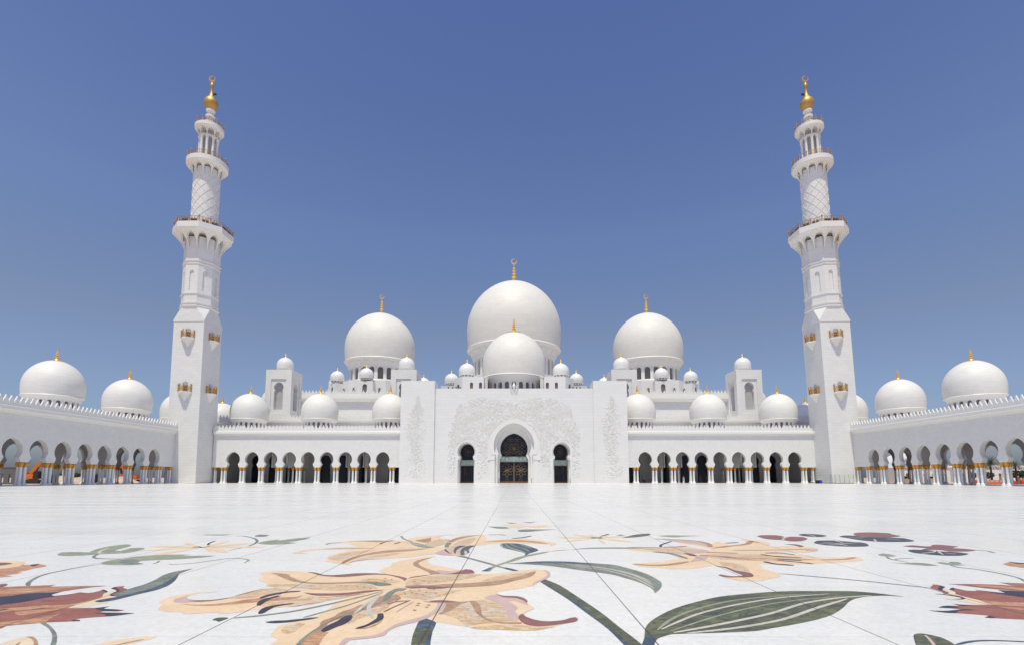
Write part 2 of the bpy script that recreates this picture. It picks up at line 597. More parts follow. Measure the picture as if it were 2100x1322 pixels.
def arcade_skin(root, P, centres, ends, flat, roof_d, back_glass=None, first_row_both=True):
    """front wall with arches, soffit, parapet; returns nothing. P(u, d, z): u along, d inwards"""
    w = MB()
    edges = [ends[0]] + [(a + b) / 2 for a, b in zip(centres, centres[1:])] + [ends[1]]
    for i, uc in enumerate(centres):
        a, b = edges[i], edges[i + 1]
        lo, hi = max(a, uc - BAY / 2), min(b, uc + BAY / 2)
        arch_wall(w, P, lo, hi, Z_CAP1, Z_CORN, uc, ARCH, 0.0, 0.95)
        if lo > a + 1e-3:
            solid(w, P, a, lo, Z_CAP1, Z_CORN, 0.0, 0.95)
        if hi < b - 1e-3:
            solid(w, P, hi, b, Z_CAP1, Z_CORN, 0.0, 0.95)
    w.build('wall', M['diaper'], root, smooth=False)
    # cornice and parapet
    c = MB()
    u0, u1 = ends
    bandp = [(0.02, Z_CORN - 0.5), (-0.12, Z_CORN - 0.42), (-0.18, Z_CORN - 0.1), (-0.5, Z_CORN + 0.12), (-0.62, Z_CORN + 0.14), (-0.62, Z_PAR - 0.12), (-0.55, Z_PAR), (0.6, Z_PAR), (0.6, Z_CORN + 0.01), (0.02, Z_CORN + 0.01)]
    strip(c, P, u0, u1, bandp)
    c.build('cornice', M['trim'], root, smooth=False)
    m = MB()
    merlons(m, P, u0, u1, Z_PAR + 0.002, Z_MER, 0.94, -0.42, -0.16)
    m.build('parapet', M['trim'], root, smooth=False)
    r = MB()
    strip(r, P, u0, u1, [(0.61, 12.95), (0.61, 13.1), (roof_d, 13.1), (roof_d, 12.95)])
    r.build('roof', M['trim'], root, smooth=False)
    s = MB()
    strip(s, P, u0, u1, [(0.96, 8.9), (0.96, 9.1), (roof_d - 0.72, 9.1), (roof_d - 0.72, 8.9)])
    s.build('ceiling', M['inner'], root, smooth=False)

def solid(mb, P, u0, u1, z0, z1, d0, d1):
    vs = [P(u, d, z) for z in (z0, z1) for u, d in ((u0, d0), (u1, d0), (u1, d1), (u0, d1))]
    mb.add(vs, [(3, 2, 1, 0), (4, 5, 6, 7), (0, 1, 5, 4), (1, 2, 6, 5), (2, 3, 7, 6), (3, 0, 4, 7)])
def strip(mb, P, u0, u1, prof):
    n = len(prof)
    vs = [P(u0, d, z) for d, z in prof] + [P(u1, d, z) for d, z in prof]
    tr = tessellate_polygon([[Vector((d, z, 0)) for d, z in prof]])
    fs = [(i, (i + 1) % n, (i + 1) % n + n, i + n) for i in range(n)]
    fs += [tuple(t) for t in tr] + [tuple(i + n for i in reversed(t)) for t in tr]
    mb.add(vs, fs)

def cluster(root, P, u, rows, half=0.40):
    for d in rows:
        for s in (-half, half):
            column(root, Vector(P(u + s, d, 0.0)))

# ------------------------------------------------------------------ front arcades, either side of the portal
def front_arcade(sx, label):
    root = thing('arcade', label, 'arcade', (sx * 54, WY, 0), 'arcades round the courtyard')
    def P(u, d, z):
        return (sx * u, WY + d, z)
    def PL(u, d, z):
        p = P(u, d, z)
        return (p[0] - root.location.x, p[1] - root.location.y, p[2])
    cs = [34.3 + BAY * k for k in range(9)]
    arcade_skin(root, P, cs, (29.7, 78.7), True, DEP)
    for k in range(10):
        u = 34.3 + BAY * (k - 0.5)
        cluster(root, PL, u, (0.22, 0.74))
    column(root, Vector(PL(78.0, 0.22, 0.0)))
    column(root, Vector(PL(78.0, 0.74, 0.0)))
    # transverse arches inside
    for k in (1.04, 1.96, 5.04, 5.96):
        uu = 34.3 + BAY * k
        def Q(u, d, z):
            return P(uu + d, u, z)
        t = MB()
        arch_wall(t, Q, 0.97, DEP - 1.62, Z_CAP1, 8.88, 6.8, horseshoe(2.5, 6.0, 0.1, 0.78, foot=[(3.4, Z_CAP1), (2.4, 4.3)]), -0.3, 0.3)
        t.build('transverse_arch', M['trim'], root, smooth=False)
    for k in (1.04, 1.96, 5.04, 5.96):
        uu = 34.3 + BAY * k
        for dd in (3.1, 10.6):
            column(root, Vector(PL(uu, dd, 0.0)))
    # rear wall with arched dark openings
    b = MB()
    edges = [29.7] + [34.3 + BAY * (k + 0.5) for k in range(8)] + [78.7]
    door = horseshoe(1.6, 6.0, 0.13, 0.78, foot=[(1.5, 0.02), (1.5, 4.0), (1.4, 4.4)])
    for k in range(9):
        uc = 34.3 + BAY * k
        a, c = edges[k], edges[k + 1]
        if k in (0, 3, 4, 7, 8, 2, 6):
            arch_wall(b, P, a, c, 0.0, 8.9, uc, door, DEP - 1.6, DEP - 1.0, back=False)
            MB().prism(pane_poly(door, uc), P, DEP - 1.15, DEP - 1.05).build('glazing', M['glass'], root, smooth=False)
        else:
            solid(b, P, a, c, 0.0, 8.9, DEP - 1.6, DEP - 1.0)
    solid(b, P, 29.7, 78.7, 0.0, 12.9, DEP - 0.99, DEP)
    solid(b, P, 78.75, 79.2, 0.0, 8.9, 1.4, DEP - 1.0)  # end wall added to keep light out of the outermost bay
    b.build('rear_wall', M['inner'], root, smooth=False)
    for k in (0, 4, 8):
        make_dome(root, (sx * (34.35 + BAY * k), WY + 7.0), 4.9, 17.25, 2.5, 20, M['dome'], corbel=0.11, win=(0.1, 0.97), win_w=0.52, fin=(0.48, 0.078, 0.26))
    return root
front_arcade(-1, 'white marble arcade with three domes between the entrance block and the left minaret')
front_arcade(1, 'white marble arcade with three domes between the entrance block and the right minaret')

# ------------------------------------------------------------------ side arcades, running from the camera's side past the minarets
def side_arcade(sx, label):
    DEP = 14.6
    root = thing('arcade', label, 'arcade', (sx * AX, 92, 0), 'arcades round the courtyard')
    sp = 4.80
    def P(u, d, z):
        return (sx * (AX + d), u, z)
    def PL(u, d, z):
        p = P(u, d, z)
        return (p[0] - root.location.x, p[1] - root.location.y, p[2])
    n = 12
    cs = [118.2 - sp * k for k in range(n)][::-1]
    ends = (cs[0] - sp / 2, TY + 1.0)
    arcade_skin(root, P, cs, ends, True, DEP)
    for k in range(n + 1):
        u = 118.2 - sp * (k - 0.5)
        cluster(root, PL, u, (0.22, 0.74), 0.40)
        if k < n:
            cluster(root, PL, u, (DEP - 0.42,), 0.40)
    column(root, Vector(PL(124.3, 0.22, 0.0)))
    column(root, Vector(PL(124.3, 0.74, 0.0)))
    b = MB()
    rc_ = cs + [118.2 + sp * k for k in range(1, 6)]
    edges = [ends[0]] + [(a + c) / 2 for a, c in zip(rc_, rc_[1:])] + [rc_[-1] + sp / 2]
    for i, uc in enumerate(rc_):
        arch_wall(b, P, edges[i], edges[i + 1], Z_CAP1, 12.9, uc, ARCH, DEP - 0.7, DEP - 0.1)
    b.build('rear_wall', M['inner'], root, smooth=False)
    for k in range(1, 6):
        cluster(root, PL, 118.2 + sp * (k + 0.5), (DEP - 0.42,), 0.40)
    # the last stretch is closed, and two inner piers stand in the corridor
    q = MB()
    solid(q, P, 145.2, 165, 0.0, 12.9, 0.5, DEP)
    q.build('end_block', M['ashlar'], root, smooth=False)
    c = MB()
    strip(c, P, TY + 1.01, 165, [(2.2, 8.9), (2.2, 13.1), (DEP - 0.72, 13.1), (DEP - 0.72, 8.9)])
    c.build('corner_roof', M['trim'], root, smooth=False)
    for y0 in (106.0, 120.4):
        def T(u, d, z, y0=y0):
            return P(y0 + d, u, z)
        t = MB()
        arch_wall(t, T, 0.97, DEP - 0.72, Z_CAP1, 8.88, 6.9, [(4.25, Z_CAP1), (4.25, 4.6), (4.05, 5.7), (3.5, 6.9), (2.6, 7.8), (1.4, 8.4), (0.0, 8.7)], -0.25, 0.25)
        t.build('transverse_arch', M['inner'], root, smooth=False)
    for y0 in (106.0, 120.4):
        for dd in (2.2, 11.6):
            for s in (-0.4, 0.4):
                column(root, Vector(PL(y0 + s, dd, 0.0)))
    for k in range(4):
        make_dome(root, (sx * (AX + 7.0), 98.6 + 19.2 * k), 4.9, 17.25, 2.5, 20, M['dome'], corbel=0.11, win=(0.1, 0.97), win_w=0.52, fin=(0.48, 0.078, 0.26), facing=(180, 360))
    return root
side_arcade(-1, 'shaded open arcade along the left side of the courtyard, orange crane behind it')
side_arcade(1, 'shaded open arcade along the right side of the courtyard, palm trees behind it')

# ------------------------------------------------------------------ minarets
def railing_ring(parent, pts, z, h, post_r, closed=True, deco=True):
    """gilded railing along a polygon, with one post per corner given"""
    rail = MB()
    post = MB()
    n = len(pts)
    for i in range(n if closed else n - 1):
        a, b = Vector((*pts[i], z)), Vector((*pts[(i + 1) % n], z))
        for zz in (0.12, 0.55, h * 0.95):
            rail.tube([a + Vector((0, 0, zz)), b + Vector((0, 0, zz))], post_r * 0.38, 4)
        m = 4
        for k in range(1, m):
            p = a.lerp(b, k / m)
            q = a.lerp(b, (k + 0.5) / m)
            rail.tube([p + Vector((0, 0, 0.1)), q + Vector((0, 0, h * 0.93))], post_r * 0.3, 4)
            rail.tube([q + Vector((0, 0, 0.1)), p + Vector((0, 0, h * 0.93))], post_r * 0.3, 4)
    r = rail.build('railing', M['bronze'], parent, smooth=False)
    for i in range(n):
        p = pts[i]
        post.lathe([(post_r * 1.2, 0), (post_r * 1.2, 0.1), (post_r, 0.15), (post_r, h), (post_r * 1.3, h + 0.04), (post_r * 1.3, h + 0.14), (post_r * 0.4, h + 0.3)], 8, (p[0], p[1], z))
    post.build('railing_post', M['bronze'], r)
    return r

def ring_pts(c, r, n, a0=0.0):
    return [(c[0] + r * math.cos(a0 + 2 * math.pi * i / n), c[1] + r * math.sin(a0 + 2 * math.pi * i / n)) for i in range(n)]

def flare(mb, c, r0, r1, z0, z1, n, arch_w=0.36, a0=-math.pi / 2, depth=None):
    """corbelled gallery support: n arched hollows between brackets that lean out from r0 to r1"""
    step = 2 * math.pi / n
    H = z1 - z0
    def rad(z):
        t = min(1, max(0, (z - z0) / H))
        return r0 + (r1 - r0) * (0.25 * t + 0.75 * t ** 1.8)
    for k in range(n):
        a = a0 + k * step
        ca, sa = math.cos(a), math.sin(a)
        def P(u, d, z):
            q = rad(z) * math.cos(step / 2)
            uu = u * 2 * rad(z) * math.sin(step / 2)
            q2 = q if d == 0 else (r0 * 0.985 + max(0.0, rad(z) - r0) * 0.5) * math.cos(step / 2)
            if d > 0:
                uu = u * 2 * (r0 * 0.35 + rad(z) * 0.65) * math.sin(step / 2)
            return (c[0] + q2 * ca - uu * sa, c[1] + q2 * sa + uu * ca, z)
        prof = [(arch_w, z0)]
        zs = z0 + 0.30 * H
        prof.append((arch_w, zs))
        for i in range(1, 8):
            t = i / 7
            prof.append((arch_w * math.cos(0.5 * math.pi * t), zs + 0.56 * H * math.sin(0.5 * math.pi * t)))
        arch_wall(mb, P, -0.5, 0.5, z0, z1, 0.0, prof, 0.0, 1.0, back=False)

def minaret(sx, label):
    cx, cy = sx * (TX + TW / 2), TY + TW / 2
    root = thing('minaret', label, 'minaret', (cx, cy, 0), 'pair of minarets')
    hz = lambda py, Y=cy: Zat(py, Y)
    zsq = hz(655, TY)
    zo0 = hz(637, cy)
    h = TW / 2
    oc = [(3.95 / math.cos(math.pi / 8)) * 1.0, math.pi / 8]
    ro = oc[0]
    # square shaft
    s = MB()
    s.box(cx - h, cx + h, cy - h, cy + h, 0, zsq - 0.5)
    s.box(cx - h - 0.1, cx + h + 0.1, cy - h - 0.1, cy + h + 0.1, zsq - 0.5, zsq - 0.15)
    # broached transition from square to octagon
    sq = [(cx + a * (h + 0.1), cy + b * (h + 0.1), zsq - 0.149) for a, b in ((-1, -1), (1, -1), (1, 1), (-1, 1))]
    oct_ = [(cx + ro * math.cos(oc[1] + k * math.pi / 4), cy + ro * math.sin(oc[1] + k * math.pi / 4), zo0) for k in range(8)]
    o = {k: oct_[k] for k in range(8)}
    # octagon corners k at 22.5 + 45k degrees
    s.add([sq[0], sq[1], o[6], o[5]], [(0, 1, 2, 3)])
    s.add([sq[1], sq[2], o[0], o[7]], [(0, 1, 2, 3)])
    s.add([sq[2], sq[3], o[2], o[1]], [(0, 1, 2, 3)])
    s.add([sq[3], sq[0], o[4], o[3]], [(0, 1, 2, 3)])
    for c_, a, b in ((0, 4, 5), (1, 6, 7), (2, 0, 1), (3, 2, 3)):
        s.add([sq[c_], o[a], o[b]], [(0, 1, 2)])
    s.build('square_shaft', M['tower'], root, smooth=False)
    # octagonal shaft with bands and blind niches
    z1, z2, z3, zc0, zs0, zs1, zr = hz(631), hz(612), hz(549), hz(521), hz(490), hz(478), hz(466)
    f = MB()
    apo = 3.95
    side = 2 * apo * math.tan(math.pi / 8)
    zn0, zn1 = hz(607), hz(566)
    niche = roundtop(0.52, zn0, zn1 - 0.52, 6)
    for k in range(8):
        a = k * math.pi / 4
        P = drum_P(cx, cy, a, apo)
        arch_wall(f, P, -side / 2, side / 2, zo0, zc0 + 3, 0.0, niche, 0.0, 0.28, back=False)
        f.prism(pane_poly(niche), P, 0.28, 0.3)
    for za, ex, hh in ((zo0 + 0.02, 0.32, 0.5), (z1, 0.22, 0.45), (z2, 0.22, 0.55), (z3 + 0.3, 0.25, 0.5), (z3 - 0.5, 0.16, 0.4)):
        rr = ro + ex
        f.lathe([(ro - 0.3, za - hh * 0.9), (rr - ex * 0.6, za - hh * 0.6), (rr, za - hh * 0.25), (rr, za + hh * 0.25), (ro - 0.3, za + hh * 0.5)], 8, (cx, cy, 0), math.pi / 8)
    f.build('octagonal_shaft', M['tower'], root, smooth=False)
    # first gallery, octagonal
    g = MB()
    flare(g, (cx, cy), ro, 6.85, zc0, zs0, 12, 0.43)
    R1 = 7.0
    g.lathe([(6.4, zs0 - 0.4), (R1, zs0), (R1 + 0.12, zs0 + 0.15), (R1 + 0.12, zs1 - 0.1), (R1, zs1), (3.2, zs1)], 8, (cx, cy, 0), math.pi / 8)
    gal = g.build('lower_gallery', M['trim'], root, smooth=False)
    c8 = ring_pts((cx, cy), R1 - 0.15, 8, math.pi / 8)
    pts = []
    for i in range(8):
        a, b = Vector(c8[i]), Vector(c8[(i + 1) % 8])
        pts += [tuple(a), tuple(a.lerp(b, 0.5))]
    railing_ring(gal, pts, zs1, 1.5, 0.14)
    fl = MB()
    for i in range(8):
        a, b = Vector(c8[i]), Vector(c8[(i + 1) % 8])
        for t in (0.2, 0.36, 0.64, 0.8):
            p = a.lerp(b, t)
            p = Vector((cx, cy)) + (p - Vector((cx, cy))) * 0.95
            fl.box(p.x - 0.3, p.x + 0.3, p.y - 0.22, p.y + 0.22, zs1 + 0.25, zs1 + 0.85, rz=math.atan2(p.y - cy, p.x - cx) + math.pi / 2)
    fl.build('floodlights', M['dark'], gal, smooth=False)
    # round shaft with a net of raised ribs
    rc = 3.15
    zc2, zs2, zs3 = hz(368), hz(347), hz(337)
    rs = MB()
    rs.lathe([(rc + 0.25, zs1), (rc + 0.2, zs1 + 0.5), (rc, zs1 + 0.7), (rc, zc2 + 2.0)], 48, (cx, cy, 0))
    rsh = rs.build('round_shaft', M['tower'], root)
    lt = MB()
    n = 9
    za, zb = zs1 + 0.7, zc2 - 0.1
    turn = 1.05 * math.pi
    for sgn in (-1, 1):
        for k in range(n):
            prev = None
            for i in range(41):
                t = i / 40
                a = 2 * math.pi * k / n + sgn * turn * t * 1.15
                z = za + (zb - za) * t
                rr = rc + 0.075
                da = 0.075 / rc
                row = [(cx + r_ * math.cos(a + q), cy + r_ * math.sin(a + q), z) for r_, q in ((rc - 0.05, -da), (rr, -da * 0.7), (rr, da * 0.7), (rc - 0.05, da))]
                if prev:
                    lt.add(prev + row, [(0, 1, 5, 4), (1, 2, 6, 5), (2, 3, 7, 6)])
                prev = row
    lt.build('lattice_ribs', M['trim'], rsh, smooth=False)
    # second gallery, round
    g = MB()
    flare(g, (cx, cy), rc + 0.05, 4.75, zc2, zs2, 11, 0.42)
    R2 = 4.9
    g.lathe([(4.5, zs2 - 0.35), (R2, zs2), (R2 + 0.1, zs2 + 0.15), (R2 + 0.1, zs3 - 0.1), (R2, zs3), (1.5, zs3)], 48, (cx, cy, 0))
    gal = g.build('upper_gallery', M['trim'], root, smooth=False)
    railing_ring(gal, ring_pts((cx, cy), R2 - 0.12, 16), zs3, 1.35, 0.11)
    # lantern of slim columns
    zl1, zs4, zs5 = hz(287), hz(271), hz(264)
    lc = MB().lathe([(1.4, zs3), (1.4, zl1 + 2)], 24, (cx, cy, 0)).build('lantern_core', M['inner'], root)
    first = None
    for i in range(9):
        a = 2 * math.pi * (i + 0.5) / 9 - math.pi / 2
        loc = (2.1 * math.cos(a), 2.1 * math.sin(a), zs3)
        if first is None:
            H = zl1 - zs3
            first = MB().lathe([(0.42, 0), (0.42, 0.3), (0.34, 0.5), (0.32, H - 0.7), (0.37, H - 0.5), (0.48, H - 0.1), (0.48, H + 0.05)], 12).build('lantern_column', M['trim'], None, origin=(0, 0, 0))
            first.parent = root
            first.location = loc
        else:
            dup(first, loc, root)
    g = MB()
    flare(g, (cx, cy), 2.45, 3.3, zl1, zs4, 9, 0.42, a0=-math.pi / 2)
    g.lathe([(1.7, zl1 + 0.01), (2.44, zl1 + 0.01), (2.44, zl1 + 0.3), (1.7, zl1 + 0.3)], 20, (cx, cy, 0))
    R3 = 3.45
    g.lathe([(3.15, zs4 - 0.3), (R3, zs4), (R3 + 0.08, zs4 + 0.12), (R3 + 0.08, zs5 - 0.1), (R3, zs5), (0.8, zs5)], 40, (cx, cy, 0))
    gal = g.build('top_gallery', M['trim'], root, smooth=False)
    railing_ring(gal, ring_pts((cx, cy), R3 - 0.1, 12), zs5, 1.3, 0.10)
    # ringed neck, gold bulb, crescent
    zb0, zb1 = hz(227), hz(199)
    k = MB()
    prof = [(1.3, zs5), (1.1, zs5 + 0.5)]
    nr = 3
    zz = zs5 + 0.5
    dz = (zb0 + 0.3 - zz) / nr
    for i in range(nr):
        r_ = 1.18 - 0.04 * i
        for t, q in ((0.05, 0.62), (0.25, 0.52), (0.45, 0.62), (0.60, 1.05), (0.80, 1.05), (0.97, 0.66)):
            prof.append((r_ * q, zz + dz * (i + t)))
    k.lathe(prof, 24, (cx, cy, 0))
    k.build('ringed_neck', M['polish'], root)
    b = MB()
    bz = lambda t: zb0 + (zb1 - zb0) * t
    hs = hz(182)
    hb = hz(170)
    b.lathe([(0.7, bz(0)), (1.25, bz(0.12)), (1.66, bz(0.3)), (1.8, bz(0.48)), (1.7, bz(0.64)), (1.33, bz(0.8)), (0.88, bz(0.92)), (0.62, bz(1.02)), (0.42, bz(1.02) + (hs - bz(1.02)) * 0.4), (0.28, hs),
             (0.45, hs + (hb - hs) * 0.2), (0.56, hs + (hb - hs) * 0.45), (0.42, hs + (hb - hs) * 0.75), (0.14, hb), (0.1, hb + 0.4)], 28, (cx, cy, 0))
    bulb = b.build('gold_bulb', M['bulb'], root)
    c = MB()
    crescent(c, (cx, cy, hz(162.5)), 0.9, 0.40, gap=0.45, tilt=-0.5)
    c.build('crescent', M['bulb'], bulb, smooth=False)
    l = MB().box(cx - sx * 1.35 - 0.35, cx - sx * 1.35 + 0.35, cy - 0.9, cy - 0.5, bz(1.0), bz(1.0) + 0.35)
    l.tube([(cx, cy, bz(0.97)), (cx - sx * 1.3, cy - 0.7, bz(1.0) + 0.15)], 0.07, 5)
    l.build('beacon_lamp', M['dark'], bulb, smooth=False)
    # small balconies with gilded rails, two on each face that shows
    for py_s, py_a in ((696, 673), (806, 781)):
        for face in ('front', 'inner'):
            if face == 'front':
                P = lambda u, d, z: (cx + u, TY - d, z)
            else:
                P = lambda u, d, z: (cx - sx * (h + d), cy - u * sx, z)
            zf = Zat(py_s, TY)
            za = Zat(py_a, TY)
            b = MB()
            bw, bd = 1.68, 1.6
            plan = [(-bw, 0.0), (-bw, 0.28), (-bw * 0.24, bd), (bw * 0.24, bd), (bw, 0.28), (bw, 0.0)]
            n_ = len(plan)
            b.add([P(u, d, zf + 0.12) for u, d in plan] + [P(u, d, zf + 0.42) for u, d in plan], [(i, (i + 1) % n_, (i + 1) % n_ + n_, i + n_) for i in range(n_)] + [tuple(range(n_)), tuple(range(n_, 2 * n_))])
            # hanging corbel that narrows to a point
            ch = 2.3
            vs = []
            for k_, z_ in ((0.93, zf + 0.118), (0.62, zf - 0.25 * ch), (0.28, zf - 0.6 * ch), (0.04, zf - 0.85 * ch)):
                vs += [P(u * k_, d * k_ + 0.001, z_) for u, d in plan]
            fs = [(i * n_ + j, i * n_ + (j + 1) % n_, i * n_ + n_ + (j + 1) % n_, i * n_ + n_ + j) for i in range(3) for j in range(n_)]
            b.add(vs, fs)
            bal = b.build('balcony', M['trim'], root, smooth=False)
            fz = zf + 0.42
            r = MB()
            def bar(p, q, rr):
                r.tube([P(*p), P(*q)], rr, 5)
            cor = [(-bw + 0.08, 0.06), (-bw + 0.08, 0.3), (-bw * 0.24, bd - 0.08), (bw * 0.24, bd - 0.08), (bw - 0.08, 0.3), (bw - 0.08, 0.06)]
            for i, (u_, d_) in enumerate(cor):
                tall = 1.75 if i in (1, 2, 3, 4) else 1.6
                bar((u_, d_, fz), (u_, d_, fz + tall), 0.12)
                bar((u_, d_, fz + tall), (u_, d_, fz + tall + 0.18), 0.16)
            for (ua, da), (ub, db) in zip(cor, cor[1:]):
                for zz in (0.12, 0.7, 1.3):
                    bar((ua, da, fz + zz), (ub, db, fz + zz), 0.055)
                L = math.hypot(ub - ua, db - da)
                m = max(2, int(L / 0.32))
                for i in range(m):
                    ta, tb = i / m, (i + 1) / m
                    bar((ua + (ub - ua) * ta, da + (db - da) * ta, fz + 0.12), (ua + (ub - ua) * tb, da + (db - da) * tb, fz + 1.28), 0.04)
                    bar((ua + (ub - ua) * tb, da + (db - da) * tb, fz + 0.12), (ua + (ub - ua) * ta, da + (db - da) * ta, fz + 1.28), 0.04)
            r.build('balcony_railing', M['rail_gold'], bal, smooth=False)
            # doorway: flat panel, recess shade put in by greyer marble, dark door on it
            dz0 = fz + 0.02
            dr = MB()
            pr = roundtop(0.66, dz0, za - 0.66, 8)
            outer = [(-a - (0.0), z) for a, z in pr]
            dr.prism(pane_poly(pr), P, 0.012, 0.03)
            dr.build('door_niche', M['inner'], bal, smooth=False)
            dd = MB()
            solid(dd, P, -0.48, 0.62, dz0 + 0.02, dz0 + (za - dz0) * 0.62, 0.032, 0.05)
            dd.build('door', M['dark'], bal, smooth=False)
    root.rotation_euler = (0, R(-0.75), 0)
    return root
minaret(-1, 'tall white minaret left of the entrance, its top lantern tipped with gold')
minaret(1, 'tall white minaret right of the entrance, glass screens at its foot')
# ------------------------------------------------------------------ entrance block with its three glazed doorways
def leaf_relief(rng, spots, P, size=(0.28, 0.55)):
    """carved leaves and curls, each a small raised blade on the wall"""
    mb = MB()
    for u, z in spots:
        L = rng.uniform(*size)
        W = L * rng.uniform(0.20, 0.34)
        a = rng.uniform(0, 2 * math.pi)
        bend = rng.uniform(-0.5, 0.5)
        t = rng.uniform(0.045, 0.11)
        ca, sa = math.cos(a), math.sin(a)
        rows = []
        for i in range(5):
            k = i / 4
            w = W * math.sin(math.pi * (0.08 + 0.88 * k)) * 0.5
            x = (k - 0.5) * L
            y = bend * L * (k - 0.5) ** 2 * 2
            row = []
            for s_, d in ((-1, 0.0), (0, -t * (0.4 + 0.6 * math.sin(math.pi * k))), (1, 0.0)):
                px, py = x, y + s_ * w
                row.append(P(u + px * ca - py * sa, d, z + px * sa + py * ca))
            rows.append(row)
        vs = [p for row in rows for p in row]
        fs = []
        for i in range(4):
            for j in range(2):
                fs.append((i * 3 + j, i * 3 + j + 1, i * 3 + 4 + j, i * 3 + 3 + j))
        mb.add(vs, fs)
    return mb

def rosette(mb, P, u, z, r, n, w, d, petal=True):
    """bronze flower of n looping petals drawn with thin bars in a plane"""
    for k in range(n):
        a = 2 * math.pi * k / n + math.pi / 2
        pts_l, pts_r = [], []
        for i in range(7):
            t = i / 6
            wd = 0.30 * r * math.sin(math.pi * t) ** 0.8 * (6.0 / n) ** 0.5
            x, y = r * t, wd
            pts_l.append(P(u + x * math.cos(a) - y * math.sin(a), d, z + x * math.sin(a) + y * math.cos(a)))
            pts_r.append(P(u + x * math.cos(a) + y * math.sin(a), d, z + x * math.sin(a) - y * math.cos(a)))
        mb.tube(pts_l, w, 4)
        mb.tube(pts_r, w, 4)
def hoop(mb, P, u, z, r, w, d, n=20, a0=0, a1=2 * math.pi):
    mb.tube([P(u + r * math.cos(a0 + (a1 - a0) * i / n), d, z + r * math.sin(a0 + (a1 - a0) * i / n)) for i in range(n + 1)], w, 4)

